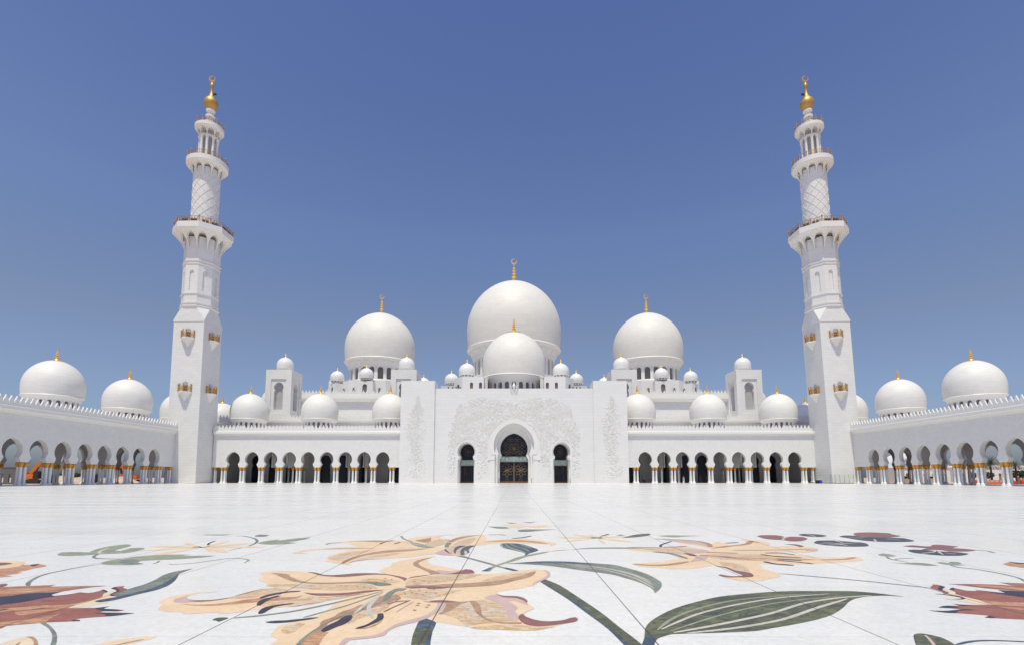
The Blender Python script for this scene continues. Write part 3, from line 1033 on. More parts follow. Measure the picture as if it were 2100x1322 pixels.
def portal():
    root = thing('entrance_block', 'white marble entrance block with three dark glazed arched doorways and carved leaves', 'entrance', (0, PY, 0))
    W1, W0 = 29.6, 20.75
    ztop = Zat(780, PY)
    zrec = Zat(795, PY)
    # flanking slabs
    for sx in (-1, 1):
        s = MB()
        s.box(min(sx * W0, sx * W1), max(sx * W0, sx * W1), PY, PY + 5.2, 0, ztop)
        s.build('flanking_tower', M['ashlar'], root, smooth=False)
    # centre wall
    FY = PY + 0.55
    P = lambda u, d, z: (u, FY + d, z)
    zc = Zat(918, FY)
    rb = 5.25
    big = horseshoe(rb, Zat(913, FY), 0.14, 0.90, foot=[(4.98, 0.0), (4.98, Zat(936, FY))])
    sm = horseshoe(2.32, Zat(925.5, FY), 0.12, 0.80, foot=[(2.22, 0.0), (2.22, Zat(942, FY)), (2.0, Zat(940, FY))])
    XS = 12.35
    w = MB()
    T = 0.9
    arch_wall(w, P, -7.5, 7.5, 0, zrec, 0, big, 0, T)
    for sx in (-1, 1):
        arch_wall(w, P, min(sx * 7.5, sx * W0), max(sx * 7.5, sx * W0), 0, zrec, sx * XS, sm, 0, T)
    solid(w, P, -W0, W0, zrec - 0.6, zrec - 0.02, T + 0.002, 5.0)
    w.build('centre_wall', M['ashlar'], root, smooth=False)
    # raised plain surround of the great arch with impost blocks
    s = MB()
    out = [(h + (0.85 if z > 5.6 else 0.0), z + (1.25 if i == len(big) - 1 else 0.0)) for i, (h, z) in enumerate(big)]
    zi = Zat(936, FY)
    ob = horseshoe(rb + 1.0, Zat(913, FY), 0.16, 0.9)
    n = 24
    hi = horseshoe(rb + 0.004, Zat(913, FY), 0.14, 0.90, nu=14, nl=5)
    ho = horseshoe(rb + 1.0, Zat(913, FY), 0.16, 0.93, nu=14, nl=5)
    for sg in (-1, 1):
        for (a, za), (b, zb), (c_, zc_), (d_, zd) in zip(hi, hi[1:], ho, ho[1:]):
            s.quad(P(sg * a, -0.10, za), P(sg * c_, -0.10, zc_), P(sg * d_, -0.10, zd), P(sg * b, -0.10, zb))
            s.quad(P(sg * c_, -0.10, zc_), P(sg * c_, 0.01, zc_), P(sg * d_, 0.01, zd), P(sg * d_, -0.10, zd))
            s.quad(P(sg * a, -0.10, za), P(sg * a, 0.01, za), P(sg * b, 0.01, zb), P(sg * b, -0.10, zb))
        solid(s, P, min(sg * 4.985, sg * 6.75), max(sg * 4.985, sg * 6.75), zi - 0.75, zi, -0.22, -0.001)
        solid(s, P, min(sg * 4.985, sg * 6.2), max(sg * 4.985, sg * 6.2), 0.001, zi - 0.751, -0.10, -0.001)
    s.build('arch_surround', M['trim'], root, smooth=False)
    # inner orders: deep reveals that step in to the glass
    def reveal(prof_a, prof_b, uc, d0, d1, nm='inner_arch'):
        r = MB()
        u = max(h for h, z in prof_a) + 0.4
        top = prof_a[-1][1] + 0.5
        arch_wall(r, P, uc - u, uc + u, 0, top, uc, prof_b, d0, d1, back=False)
        return r.build(nm, M['trim'], root, smooth=False)
    big2 = horseshoe(4.45, Zat(914, FY), 0.14, 0.90, foot=[(4.3, 0.0), (4.3, Zat(937, FY))])
    big3 = horseshoe(3.65, Zat(918.5, FY), 0.16, 0.88, foot=[(3.78, 0.0), (3.78, 6.05), (3.3, 7.0)])
    reveal(big, big2, 0, T + 0.002, T + 1.5)
    reveal(big2, big3, 0, T + 1.504, T + 3.2)
    sm2 = horseshoe(2.02, Zat(925, FY), 0.08, 0.80, foot=[(1.9, 0.0), (1.9, Zat(942, FY)), (1.7, Zat(940, FY))])
    for sx in (-1, 1):
        reveal(sm, sm2, sx * XS, T + 0.002, T + 4.2)
    # glazing of the great doorway
    def door(label_u, prof, d, zg0, zg1, great):
        g = MB().prism(pane_poly(prof, label_u), P, d, d + 0.05).build('doorway', M['glass'], root, smooth=False)
        hw = max(h for h, z in prof)
        def wid(z):
            best = hw
            for (a, za), (b, zb) in zip(prof, prof[1:]):
                if za <= z <= zb and zb > za:
                    best = a + (b - a) * (z - za) / (zb - za)
            return best
        band = [(label_u - wid(zg0) + 0.02, zg0), (label_u + wid(zg0) - 0.02, zg0), (label_u + wid(zg1) - 0.02, zg1), (label_u - wid(zg1) + 0.02, zg1)]
        MB().prism(band, P, d - 0.03, d - 0.004).build('green_glass_band', M['mint'], g, smooth=False)
        k = MB()
        solid(k, P, label_u - hw * 0.97, label_u + hw * 0.97, 0.02, 0.45, d - 0.08, d - 0.006)
        k.build('kick_plate', M['kick'], g, smooth=False)
        l = MB()
        dd = d - 0.09
        w_ = 0.032 if great else 0.028
        # frame line following the opening
        for sg in (-1, 1):
            l.tube([P(label_u + sg * max(0.0, h - 0.05), dd, z) for h, z in prof], w_ * 1.2, 4)
        for z in (zg0, zg1):
            l.tube([P(label_u - wid(z), dd, z), P(label_u + wid(z), dd, z)], w_ * 1.4, 4)
        if great:
            zc_ = prof[-1][1] - 4.0
            rosette(l, P, label_u, zc_, 1.35, 8, w_, dd)
            hoop(l, P, label_u, zc_, 1.35, w_, dd)
            hoop(l, P, label_u, zc_, 0.35, w_, dd, 10)
            for k_ in range(8):
                a = 2 * math.pi * k_ / 8 + math.pi / 8
                cx_, cz_ = label_u + 2.35 * math.cos(a), zc_ + 2.35 * math.sin(a)
                if abs(cx_ - label_u) < wid(cz_) - 0.6 and cz_ > zg1 + 0.5:
                    rosette(l, P, cx_, cz_, 0.95, 4, w_ * 0.85, dd)
            for a in (-0.7, 0.7):
                rosette(l, P, label_u + a * 1.9, zg1 + 0.75, 0.95, 4, w_ * 0.85, dd)
            for sg in (-1, 1):
                u = label_u + sg * 1.85
                zz = 3.35
                rosette(l, P, u, zz, 1.65, 8, w_ * 1.15, dd)
                l.tube([P(u - 0.45, dd, zz - 1.2), P(u - 0.15, dd, 1.6), P(u - 0.35, dd, 0.4)], w_, 4)
                l.tube([P(u + 0.45, dd, zz - 1.2), P(u + 0.15, dd, 1.6), P(u + 0.35, dd, 0.4)], w_, 4)
                hoop(l, P, u, zz, 1.75, w_, dd, 18, -0.2, math.pi + 0.2)
                for q in (-0.9, 0.0, 0.9):
                    hoop(l, P, u + q, (zg0 + zg1) / 2, 0.62, w_ * 0.8, dd, 14)
                l.tube([P(u - 1.7, dd, zg0), P(u, dd, zg1), P(u + 1.7, dd, zg0)], w_ * 0.8, 4)
            l.tube([P(label_u, dd, 0.3), P(label_u, dd, zg0)], 0.14, 4)
        else:
            zc_ = prof[-1][1] - 2.05
            rosette(l, P, label_u, zc_, 0.95, 8, w_ * 0.8, dd)
            hoop(l, P, label_u, zc_, 1.25, w_ * 0.8, dd)
            for q in (-0.8, 0.0, 0.8):
                hoop(l, P, label_u + q, (zg0 + zg1) / 2, 0.66, w_ * 0.8, dd, 14)
            for q in (-1.0, 1.0):
                l.tube([P(label_u + q, dd, 0.5), P(label_u + q * 0.95, dd, zg0)], w_ * 0.8, 4)
                l.tube([P(label_u + q * 0.75, dd, zg0 - 0.3), P(label_u + q * 0.75, dd, 2.6), P(label_u, dd, 1.7), P(label_u - q * 0.4, dd, 2.6), P(label_u - q * 0.3, dd, zg0 - 0.8)], w_ * 0.7, 4)
        l.build('bronze_tracery', M['lattice'], g, smooth=False)
        return g
    door(0.0, big3, T + 3.1, 5.55, 7.0, True)
    for sx in (-1, 1):
        door(sx * XS, sm2, T + 4.1, 4.55, 6.1, False)
    # carved flowers climbing the wall
    rng = random.Random(5)
    spots = []
    def in_big(u, z):
        if z < 8.0:
            return abs(u) < 6.9
        return math.hypot(u, z - 9.2) < 6.9
    def in_small(u, z):
        for sx in (-1, 1):
            if abs(u - sx * XS) < 2.9 and z < 8.2:
                return True
            if math.hypot(u - sx * XS, z - 8.0) < 3.0:
                return True
        return False
    tries = 0
    while len(spots) < 7500 and tries < 90000:
        tries += 1
        u = rng.uniform(-17.2, 17.2)
        z = rng.uniform(1.2, 22.5)
        au = abs(u)
        topz = 22.4 - 0.035 * (au - 7) ** 2 if au < 15 else 20.0 - (au - 15) * 3.2
        if au > 15.6 and z > 16.5:
            continue
        if z > topz or in_big(u, z) or in_small(u, z):
            continue
        if z < 4.5 and rng.random() > 0.35:
            continue
        dens = 0.55 + 0.45 * math.sin(u * 0.9 + 1.3 * math.sin(z * 0.5)) * math.sin(z * 0.8 + u * 0.3)
        edge = min(1.0, (topz - z) / 2.0 + 0.25, (17.4 - au) / 2.0 + 0.15)
        if rng.random() < dens * edge + 0.12:
            spots.append((u, z))
    o = leaf_relief(rng, spots, P, (0.28, 0.66)).build('carved_flowers', M['cream'], root, smooth=False)
    o['kind'] = 'stuff'
    for sx in (-1, 1):
        sp = []
        tries = 0
        while len(sp) < 1500 and tries < 30000:
            tries += 1
            z = rng.uniform(1.5, 23.2)
            ww = 1.9 + 0.5 * math.sin(z * 0.55) if z < 18 else max(0.15, 1.9 * (23.4 - z) / 5.4)
            u = rng.gauss(0, 0.55) * ww + 0.4 * math.sin(z * 0.35)
            if abs(u) > ww * 1.25:
                continue
            if z < 5 and rng.random() > 0.5:
                continue
            sp.append((sx * (25.4) + u, z))
        Pw = lambda u, d, z: (u, PY + d, z)
        o = leaf_relief(rng, sp, Pw, (0.30, 0.62)).build('carved_vine', M['cream'], root, smooth=False)
        o['kind'] = 'stuff'
    # a white ornament hanging over the parapet in the middle
    g = MB()
    for q in (-0.55, 0.0, 0.55):
        g.tube([P(q * 1.6, -0.25, zrec + 0.9), P(q * 1.5, -0.45, zrec + 0.3), P(q * 0.9, -0.4, zrec - 0.35)], 0.13, 6)
    g.lathe([(0.1, 0), (0.42, 0.25), (0.5, 0.6), (0.12, 1.5), (0.0, 2.0)], 10, (0, FY - 0.1, zrec))
    g.build('roof_ornament', M['polish'], root)
    return root, zrec, FY
portal_root, Z_REC, FY = portal()

# ------------------------------------------------------------------ prayer hall: terraces, podiums, big domes, turrets
def oct_podium(mb, cx, cy, rad, z0, z1):
    pts = ring_pts((cx, cy), rad / math.cos(math.pi / 8), 8, math.pi / 8)
    vs = [(x, y, z0) for x, y in pts] + [(x, y, z1) for x, y in pts]
    fs = [(i, (i + 1) % 8, (i + 1) % 8 + 8, i + 8) for i in range(8)] + [tuple(range(8, 16))]
    mb.add(vs, fs)

def small_dome(parent, c, r, zr, n=12, h=0.55):
    """little plain dome on a low ring of square openings: part turret_dome > neck, finial"""
    zc = zr + 0.45 * r
    prof = []
    for i in range(6):
        z = -0.45 * r + 0.45 * r * i / 5
        prof.append((r * math.sqrt(1 - (z / (1.5 * r)) ** 2), z))
    for i in range(1, 15):
        a = 0.5 * math.pi * i / 14
        prof.append((r * math.cos(a), r * 1.02 * math.sin(a)))
    d = MB().lathe(prof, 40, (c[0], c[1], zc)).build('turret_dome', M['polish'], parent, origin=(c[0], c[1], zc))
    m = MB()
    m.lathe([(0.80 * r, zr - h - 0.1), (0.80 * r, zr - 0.12), (0.98 * r, zr - 0.08), (0.98 * r, zr + 0.02), (0.7 * r, zr + 0.02)], 36, (c[0], c[1], 0))
    m.build('neck', M['trim'], d)
    if h > 0.4:
        k = MB()
        for i in range(n):
            a = 2 * math.pi * i / n - math.pi / 2
            P = drum_P(c[0], c[1], a, 0.80 * r)
            k.prism([(-0.16 * r * 0.7, zr - h + 0.05), (0.16 * r * 0.7, zr - h + 0.05), (0.16 * r * 0.7, zr - 0.2), (-0.16 * r * 0.7, zr - 0.2)], P, -0.02, 0.05)
        k.build('vent_openings', M['pane'], d, smooth=False)
    f = MB().lathe([(0.16 * r, -0.03 * r), (0.1 * r, 0.08 * r), (0.13 * r, 0.16 * r), (0.06 * r, 0.24 * r), (0.09 * r, 0.32 * r), (0.03 * r, 0.42 * r), (0, 0.75 * r)], 12, (c[0], c[1], zc + 1.02 * r))
    f.build('finial', M['gold'], d)
    return d

def turret_block(mb, wins, cx, cy, ang, half, z0, z1, proud, wz0, wz1, big=True):
    """square-fronted block facing outwards at angle ang, with an arched window"""
    P = drum_P(cx, cy, ang, 0.0)
    def Q(u, d, z):
        return P(u, -d, z)
    # front wall with window; sides
    pr = roundtop(0.72 if big else 0.42, wz0, wz1 - (0.72 if big else 0.42), 6)
    arch_wall(mb, lambda u, d, z: Q(u, proud - d, z), -half, half, z0, z1, 0, pr, 0, 0.4, back=False)
    for s_ in (-1, 1):
        mb.quad(Q(s_ * half, proud, z0), Q(s_ * half, proud - 5, z0), Q(s_ * half, proud - 5, z1), Q(s_ * half, proud, z1))
    mb.quad(Q(-half, proud, z1), Q(half, proud, z1), Q(half, proud - 5, z1), Q(-half, proud - 5, z1))
    wins.append((pane_poly(pr), lambda u, d, z: Q(u, proud - d, z)))

def prayer_hall():
    root = thing('prayer_hall', 'white prayer hall behind the entrance, crowned by three great marble domes', 'mosque', (0, 150, 0))
    # terrace with parapet just behind the front arcade
    ty = 147.0
    zt1 = Zat(850, ty)
    zt0 = Zat(861, ty)
    P = lambda u, d, z: (u, ty + d, z)
    for a, b in ((-88, -29.2), (29.2, 88)):
        m = MB()
        solid(m, P, a, b, 0, zt0, 0.3, 8.3)
        strip(m, P, a, b, [(0.29, zt0 - 1.0), (-0.1, zt0 - 0.6), (-0.2, zt0), (0.29, zt0)])
        m.build('terrace', M['cream'], root, smooth=False)
        m = MB()
        merlons(m, P, a, b, zt0 + 0.003, zt1, 0.98, -0.05, 0.2)
        m.build('terrace_parapet', M['trim'], root, smooth=False)
    # hall wall between the outer corner towers
    hy = 155.5
    P = lambda u, d, z: (u, hy + d, z)
    zh0, zh1, zh2 = Zat(821, hy), Zat(810.5, hy), Zat(800, hy)
    w = MB()
    solid(w, P, -68.5, 68.5, 0, zh0, 0.0, 44)
    w.build('wall', M['diaper'], root, smooth=False)
    c = MB()
    strip(c, P, -68.5, 68.5, [(-0.004, zh0 - 0.3), (-0.3, zh0 - 0.2), (-1.0, zh0 + 0.25), (-1.25, zh0 + 0.55), (-1.25, zh1), (0.4, zh1), (0.4, zh0 + 0.004), (-0.004, zh0 + 0.004)])
    c.build('cornice', M['cream'], root, smooth=False)
    m = MB()
    merlons(m, P, -68.5, 68.5, zh1 + 0.003, zh2, 1.05, -0.95, -0.65)
    m.build('parapet', M['trim'], root, smooth=False)
    # side annexes carrying a further dome each
    for sx in (-1, 1):
        a = MB()
        a.box(min(sx * 68.6, sx * 86), max(sx * 68.6, sx * 86), 157.5, 186, 0, 21.5)
        a.build('annex', M['ashlar'], root, smooth=False)
        make_dome(root, (sx * 79.3, 166.5), 4.9, 24.2, 2.4, 20, M['dome'], fin=(0.48, 0.078, 0.26))
    # great domes
    MY = 176.0
    blk = MB()
    wins = []
    # centre: podium and dome over the prayer hall
    oct_podium(blk, 0, MY, 21.5, zh0 - 1, 33.8)
    # front dome podium: a flat-fronted block with chamfered corners, and a lower one behind it
    fz = 29.1
    def block(pts, z0, z1):
        n_ = len(pts)
        blk.add([(x, y, z0) for x, y in pts] + [(x, y, z1) for x, y in pts], [(i, (i + 1) % n_, (i + 1) % n_ + n_, i + n_) for i in range(n_)] + [tuple(range(n_, 2 * n_))])
    for sg in (-1, 1):
        block([(sg * 16.9, 139.6), (sg * 16.9, 150), (sg * 7.4, 150), (sg * 7.4, 139.6)][::sg], 12, fz)
    block([(-16.9, 139.6), (-16.9, 156), (16.9, 156), (16.9, 139.6)], 12, 25.2)
    block([(-21.2, 143.6), (-21.2, 158), (21.2, 158), (21.2, 143.6)], 12, fz - 1.3)
    def flat_P(x0, y0, x1, y1):
        L = math.hypot(x1 - x0, y1 - y0)
        ux, uy = (x1 - x0) / L, (y1 - y0) / L
        return lambda u, d, z: (x0 + ux * u - uy * d, y0 + uy * u + ux * d, z), L
    def pierced(P_, L_, centres, hw, za, zb, z0, z1):
        ed = [0] + [(a + b) / 2 for a, b in zip(centres, centres[1:])] + [L_]
        for i, uc in enumerate(centres):
            pr = roundtop(hw, za, zb - hw, 6)
            arch_wall(blk, P_, ed[i], ed[i + 1], z0, z1, uc, pr, 0, 0.4, back=False)
            wins.append((pane_poly(pr, uc), P_))
    for sg in (-1, 1):
        blk.quad((sg * 8.3, 136.41, 20), (sg * 8.3, 145, 20), (sg * 8.3, 145, fz - 0.01), (sg * 8.3, 136.41, fz - 0.01))
    for x0_, x1_ in ((-14.2, -8.3), (8.3, 14.2)):
        P_, L_ = flat_P(x0_, 136.4, x1_, 136.4)
        pierced(P_, L_, [2.5, 5.0] if x0_ < 0 else [0.9, 3.4], 0.42, 25.0, 27.5, 20, fz - 0.01)
    for sg in (-1, 1):
        a_, b_ = ((-16.9, 139.5), (-14.2, 136.4)) if sg < 0 else ((14.2, 136.4), (16.9, 139.5))
        P_, L_ = flat_P(*a_, *b_)
        pierced(P_, L_, [L_ / 2], 0.6, 24.7, 27.2, 20, fz - 0.01)
    for sg in (-1, 1):
        block([(sg * 8.3, 136.41), (sg * 14.2, 136.41), (sg * 16.9, 139.51), (sg * 16.9, 139.6), (sg * 8.3, 139.6)][::sg], fz - 0.4, fz - 0.012)
    # right and left great dome podiums
    SXD = 47.8
    pz = 33.0
    for sx in (-1, 1):
        oct_podium(blk, sx * SXD, MY, 14.6, zh0 - 0.5, pz)
    for sx in (-1, 1):
        for k in range(-3, 4):
            ad = 270 + 45 * k
            turret_block(blk, wins, sx * SXD, MY, R(ad), 2.6, zh0, 32.2, 17.4, 28.0, 31.2, True)
        for ad in (270 - 22.5, 270 + 22.5, 270 - 67.5, 270 + 67.5):
            for du in (-2.0, 2.0):
                P0 = drum_P(sx * SXD, MY, R(ad), 15.75)
                pr = roundtop(0.36, 28.2, 30.0, 5)
                wins.append((pane_poly(pr, du), lambda u, d, z, P0=P0: P0(u, d - 0.42, z)))
    blk.build('podium', M['ashlar'], root, smooth=False)
    for poly, Q in wins:
        MB().prism(poly, Q, 0.34, 0.42).build('window', M['pane'], root, smooth=False)
    make_dome(root, (0, MY), 16.8, 46.2, 7.0, 32, M['bigdome'], corbel=0.17, fin=(0.42, 0.056, 0.09), moon=True, skirt=2.4, win=(0.3, 0.93), win_w=0.62, name='great_dome')
    make_dome(root, (0, 145.0), 9.25, 30.0, 3.6, 24, M['bigdome'], corbel=0.13, fin=(0.44, 0.068, 0.25), win=(0.2, 0.95), win_w=0.6, drum_r=0.84, name='front_dome')
    for sx in (-1, 1):
        make_dome(root, (sx * SXD, MY), 12.2, 41.6, 4.7, 22, M['bigdome'], corbel=0.16, fin=(0.46, 0.058, 0.10), moon=True, skirt=2.3, win=(0.2, 0.95), win_w=0.62, name='great_dome')
        for k in range(-2, 3):
            a = R(270 + 45 * k)
            small_dome(root, (sx * SXD + 15.7 * math.cos(a), MY + 15.7 * math.sin(a)), 2.3, 33.3)
        small_dome(root, (sx * 13.3, 140.0), 2.35, 30.1)
        small_dome(root, (sx * 18.4, 146.0), 2.05, 28.9)
    return root
hall = prayer_hall()

# ------------------------------------------------------------------ square corner towers with a keyhole niche and a small dome
def corner_tower(cx, cy, label):
    root = thing('corner_tower', label, 'tower', (cx, cy, 0), 'square towers with small domes')
    h = 3.85
    z1 = Zat(757, cy - h)
    zb = 14.0
    w = MB()
    arch = horseshoe(1.42, Zat(793, cy - h), 0.12, 0.80, foot=[(1.36, Zat(838.5, cy - h)), (1.36, Zat(802.5, cy - h)), (1.2, Zat(801, cy - h))])
    zi0, zi1 = Zat(847, cy - h), Zat(776, cy - h)
    n = MB()
    for k in range(4):
        a = -math.pi / 2 + k * math.pi / 2
        P = drum_P(cx, cy, a, h)
        hw = 2.25
        # outer skin with a sunk rectangular panel that holds the keyhole niche
        solid(w, P, -h, -hw, zb, z1, 0.0, 0.55)
        solid(w, P, hw, h - 0.56, zb, z1, 0.0, 0.55)
        solid(w, P, -hw, hw, zb, zi0, 0.0, 0.55)
        solid(w, P, -hw, hw, zi1, z1, 0.0, 0.55)
        arch_wall(w, P, -hw, hw, zi0, zi1, 0.0, arch, 0.30, 1.3, back=False)
        n.prism(pane_poly(arch), P, 1.302, 1.33)
    w.box(cx - h + 0.56, cx + h - 0.56, cy - h + 0.56, cy + h - 0.56, z1 - 0.4, z1 - 0.003)
    w.build('tower_wall', M['ashlar'], root, smooth=False)
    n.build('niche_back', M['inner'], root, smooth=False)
    small_dome(root, (cx, cy), 2.45, z1 + 0.95, h=0.3)
    m = MB().lathe([(2.3, z1 - 0.01), (2.3, z1 + 0.2), (1.97, z1 + 0.35), (1.97, z1 + 0.7)], 32, (cx, cy, 0))
    m.build('dome_base', M['trim'], root)
    return root
corner_tower(-70.4, 151.85, 'square marble tower with small dome standing nearest the left minaret')
corner_tower(70.4, 151.85, 'square marble tower with small dome standing nearest the right minaret')
corner_tower(-33.0, 151.85, 'small-domed square tower half hidden behind the left end of the entrance block')
corner_tower(33.0, 151.85, 'small-domed square tower half hidden behind the right end of the entrance block')
# ------------------------------------------------------------------ ground
def floor_mat():
    m, nt, b = new_mat('courtyard_marble')
    tc = N(nt, 'ShaderNodeTexCoord')
    sep = N(nt, 'ShaderNodeSeparateXYZ')
    nt.links.new(tc.outputs['Object'], sep.inputs[0])
    # little marble tesserae
    v = N(nt, 'ShaderNodeTexVoronoi')
    v.inputs['Scale'].default_value = 26.0
    nt.links.new(tc.outputs['Object'], v.inputs['Vector'])
    cell = N(nt, 'ShaderNodeSeparateColor')
    nt.links.new(v.outputs['Color'], cell.inputs[0])
    base = ramp(nt, cell.outputs[0], [(0.0, (0.74, 0.725, 0.69)), (0.5, (0.79, 0.78, 0.745)), (1.0, (0.82, 0.81, 0.78))])
    f = noise(nt, tc.outputs['Object'], 0.25, 6, 0.6)
    base = mixc(nt, 1.0, base, ramp(nt, f, [(0.3, (0.93, 0.93, 0.935)), (0.7, (1.0, 1.0, 0.995))]), 'MULTIPLY')
    f2 = noise(nt, tc.outputs['Object'], 3.2, 5, 0.65)
    base = mixc(nt, 1.0, base, ramp(nt, f2, [(0.35, (0.975, 0.972, 0.96)), (0.6, (1, 1, 1))]), 'MULTIPLY')
    # panel to panel tone and long polished streaks
    def cellid(coord, off, pitch):
        return math_node(nt, 'FLOOR', math_node(nt, 'DIVIDE', math_node(nt, 'SUBTRACT', coord, off), pitch))
    wnz = N(nt, 'ShaderNodeTexWhiteNoise')
    wc = N(nt, 'ShaderNodeCombineXYZ')
    nt.links.new(cellid(sep.outputs[0], -0.83, 2.09), wc.inputs[0])
    nt.links.new(cellid(sep.outputs[1], 4.79, 2.12), wc.inputs[1])
    nt.links.new(wc.outputs[0], wnz.inputs['Vector'])
    base = mixc(nt, 1.0, base, ramp(nt, wnz.outputs['Value'], [(0.0, (0.965, 0.962, 0.955)), (1.0, (1, 1, 1))]), 'MULTIPLY')
    mp = N(nt, 'ShaderNodeMapping')
    mp.inputs['Scale'].default_value = (0.05, 0.5, 1)
    nt.links.new(tc.outputs['Object'], mp.inputs['Vector'])
    f3 = noise(nt, mp.outputs[0], 1.0, 5, 0.6)
    base = mixc(nt, 1.0, base, ramp(nt, f3, [(0.35, (0.98, 0.977, 0.97)), (0.6, (1, 1, 1))]), 'MULTIPLY')
    nt.links.new(ramp(nt, f3, [(0.35, (0.34, 0.34, 0.34)), (0.65, (0.2, 0.2, 0.2))]), b.inputs['Roughness'])
    # joints of the large panels
    def line(coord, off, pitch, half):
        x = math_node(nt, 'DIVIDE', math_node(nt, 'SUBTRACT', coord, off), pitch)
        fr = math_node(nt, 'ABSOLUTE', math_node(nt, 'SUBTRACT', math_node(nt, 'FRACT', math_node(nt, 'ADD', x, 0.5)), 0.5))
        return math_node(nt, 'LESS_THAN', fr, half / pitch)
    lx = line(sep.outputs[0], -0.83, 2.09, 0.0075)
    ly = line(sep.outputs[1], 4.79, 2.12, 0.0035)
    base = mixc(nt, math_node(nt, 'MULTIPLY', lx, 0.85), base, (0.05, 0.045, 0.045))
    base = mixc(nt, math_node(nt, 'MULTIPLY', ly, 0.5), base, (0.2, 0.19, 0.18))
    nt.links.new(base, b.inputs['Base Color'])
    b.inputs['Specular IOR Level'].default_value = 0.3
    return m
M['floor'] = floor_mat()
struct(MB().quad((-100, -70, 0), (100, -70, 0), (100, 190, 0), (-100, 190, 0)).build('courtyard_floor', M['floor'], None, origin=(0, 0, 0), smooth=False))
M['sand'] = plain('sand', (0.50, 0.37, 0.27), 0.95, var=0.18, scale=0.4)
struct(MB().quad((-3000, -3000, -0.06), (3000, -3000, -0.06), (3000, 3000, -0.06), (-3000, 3000, -0.06)).build('ground', M['sand'], None, origin=(0, 0, 0), smooth=False))
# ------------------------------------------------------------------ stone inlays in the courtyard floor: flowers, leaves and stems of coloured marble
def inlay_mat(name, c, c2, vein, scale=2.0, stretch=(1, 1, 1), veinw=0.08, rough=0.42, dist=1.2):
    m, nt, b = new_mat(name)
    geo = N(nt, 'ShaderNodeNewGeometry')
    sep = N(nt, 'ShaderNodeSeparateXYZ')
    nt.links.new(geo.outputs['Position'], sep.inputs[0])
    mp = N(nt, 'ShaderNodeMapping')
    mp.inputs['Scale'].default_value = stretch
    nt.links.new(geo.outputs['Position'], mp.inputs['Vector'])
    f = noise(nt, mp.outputs[0], scale, 5, 0.6, dist * 0.5)
    base = ramp(nt, f, [(0.36, c), (0.64, c2)])
    g = noise(nt, mp.outputs[0], scale * 1.7, 6, 0.65, dist)
    band = math_node(nt, 'ABSOLUTE', math_node(nt, 'SUBTRACT', g, 0.5))
    vf = ramp(nt, band, [(0.0, (1, 1, 1)), (veinw, (0, 0, 0))])
    base = mixc(nt, vf, base, vein)
    v = N(nt, 'ShaderNodeTexVoronoi')
    v.inputs['Scale'].default_value = 30.0
    nt.links.new(geo.outputs['Position'], v.inputs['Vector'])
    cell = N(nt, 'ShaderNodeSeparateColor')
    nt.links.new(v.outputs['Color'], cell.inputs[0])
    base = mixc(nt, 1.0, base, ramp(nt, cell.outputs[0], [(0.0, (0.93, 0.93, 0.93)), (1.0, (1, 1, 1))]), 'MULTIPLY')
    def line(coord, off, pitch, half):
        x = math_node(nt, 'DIVIDE', math_node(nt, 'SUBTRACT', coord, off), pitch)
        fr = math_node(nt, 'ABSOLUTE', math_node(nt, 'SUBTRACT', math_node(nt, 'FRACT', math_node(nt, 'ADD', x, 0.5)), 0.5))
        return math_node(nt, 'LESS_THAN', fr, half / pitch)
    lx = line(sep.outputs[0], -0.83, 2.09, 0.0075)
    base = mixc(nt, math_node(nt, 'MULTIPLY', lx, 0.85), base, (0.04, 0.035, 0.035))
    nt.links.new(base, b.inputs['Base Color'])
    b.inputs['Roughness'].default_value = rough
    b.inputs['Specular IOR Level'].default_value = 0.35
    return m
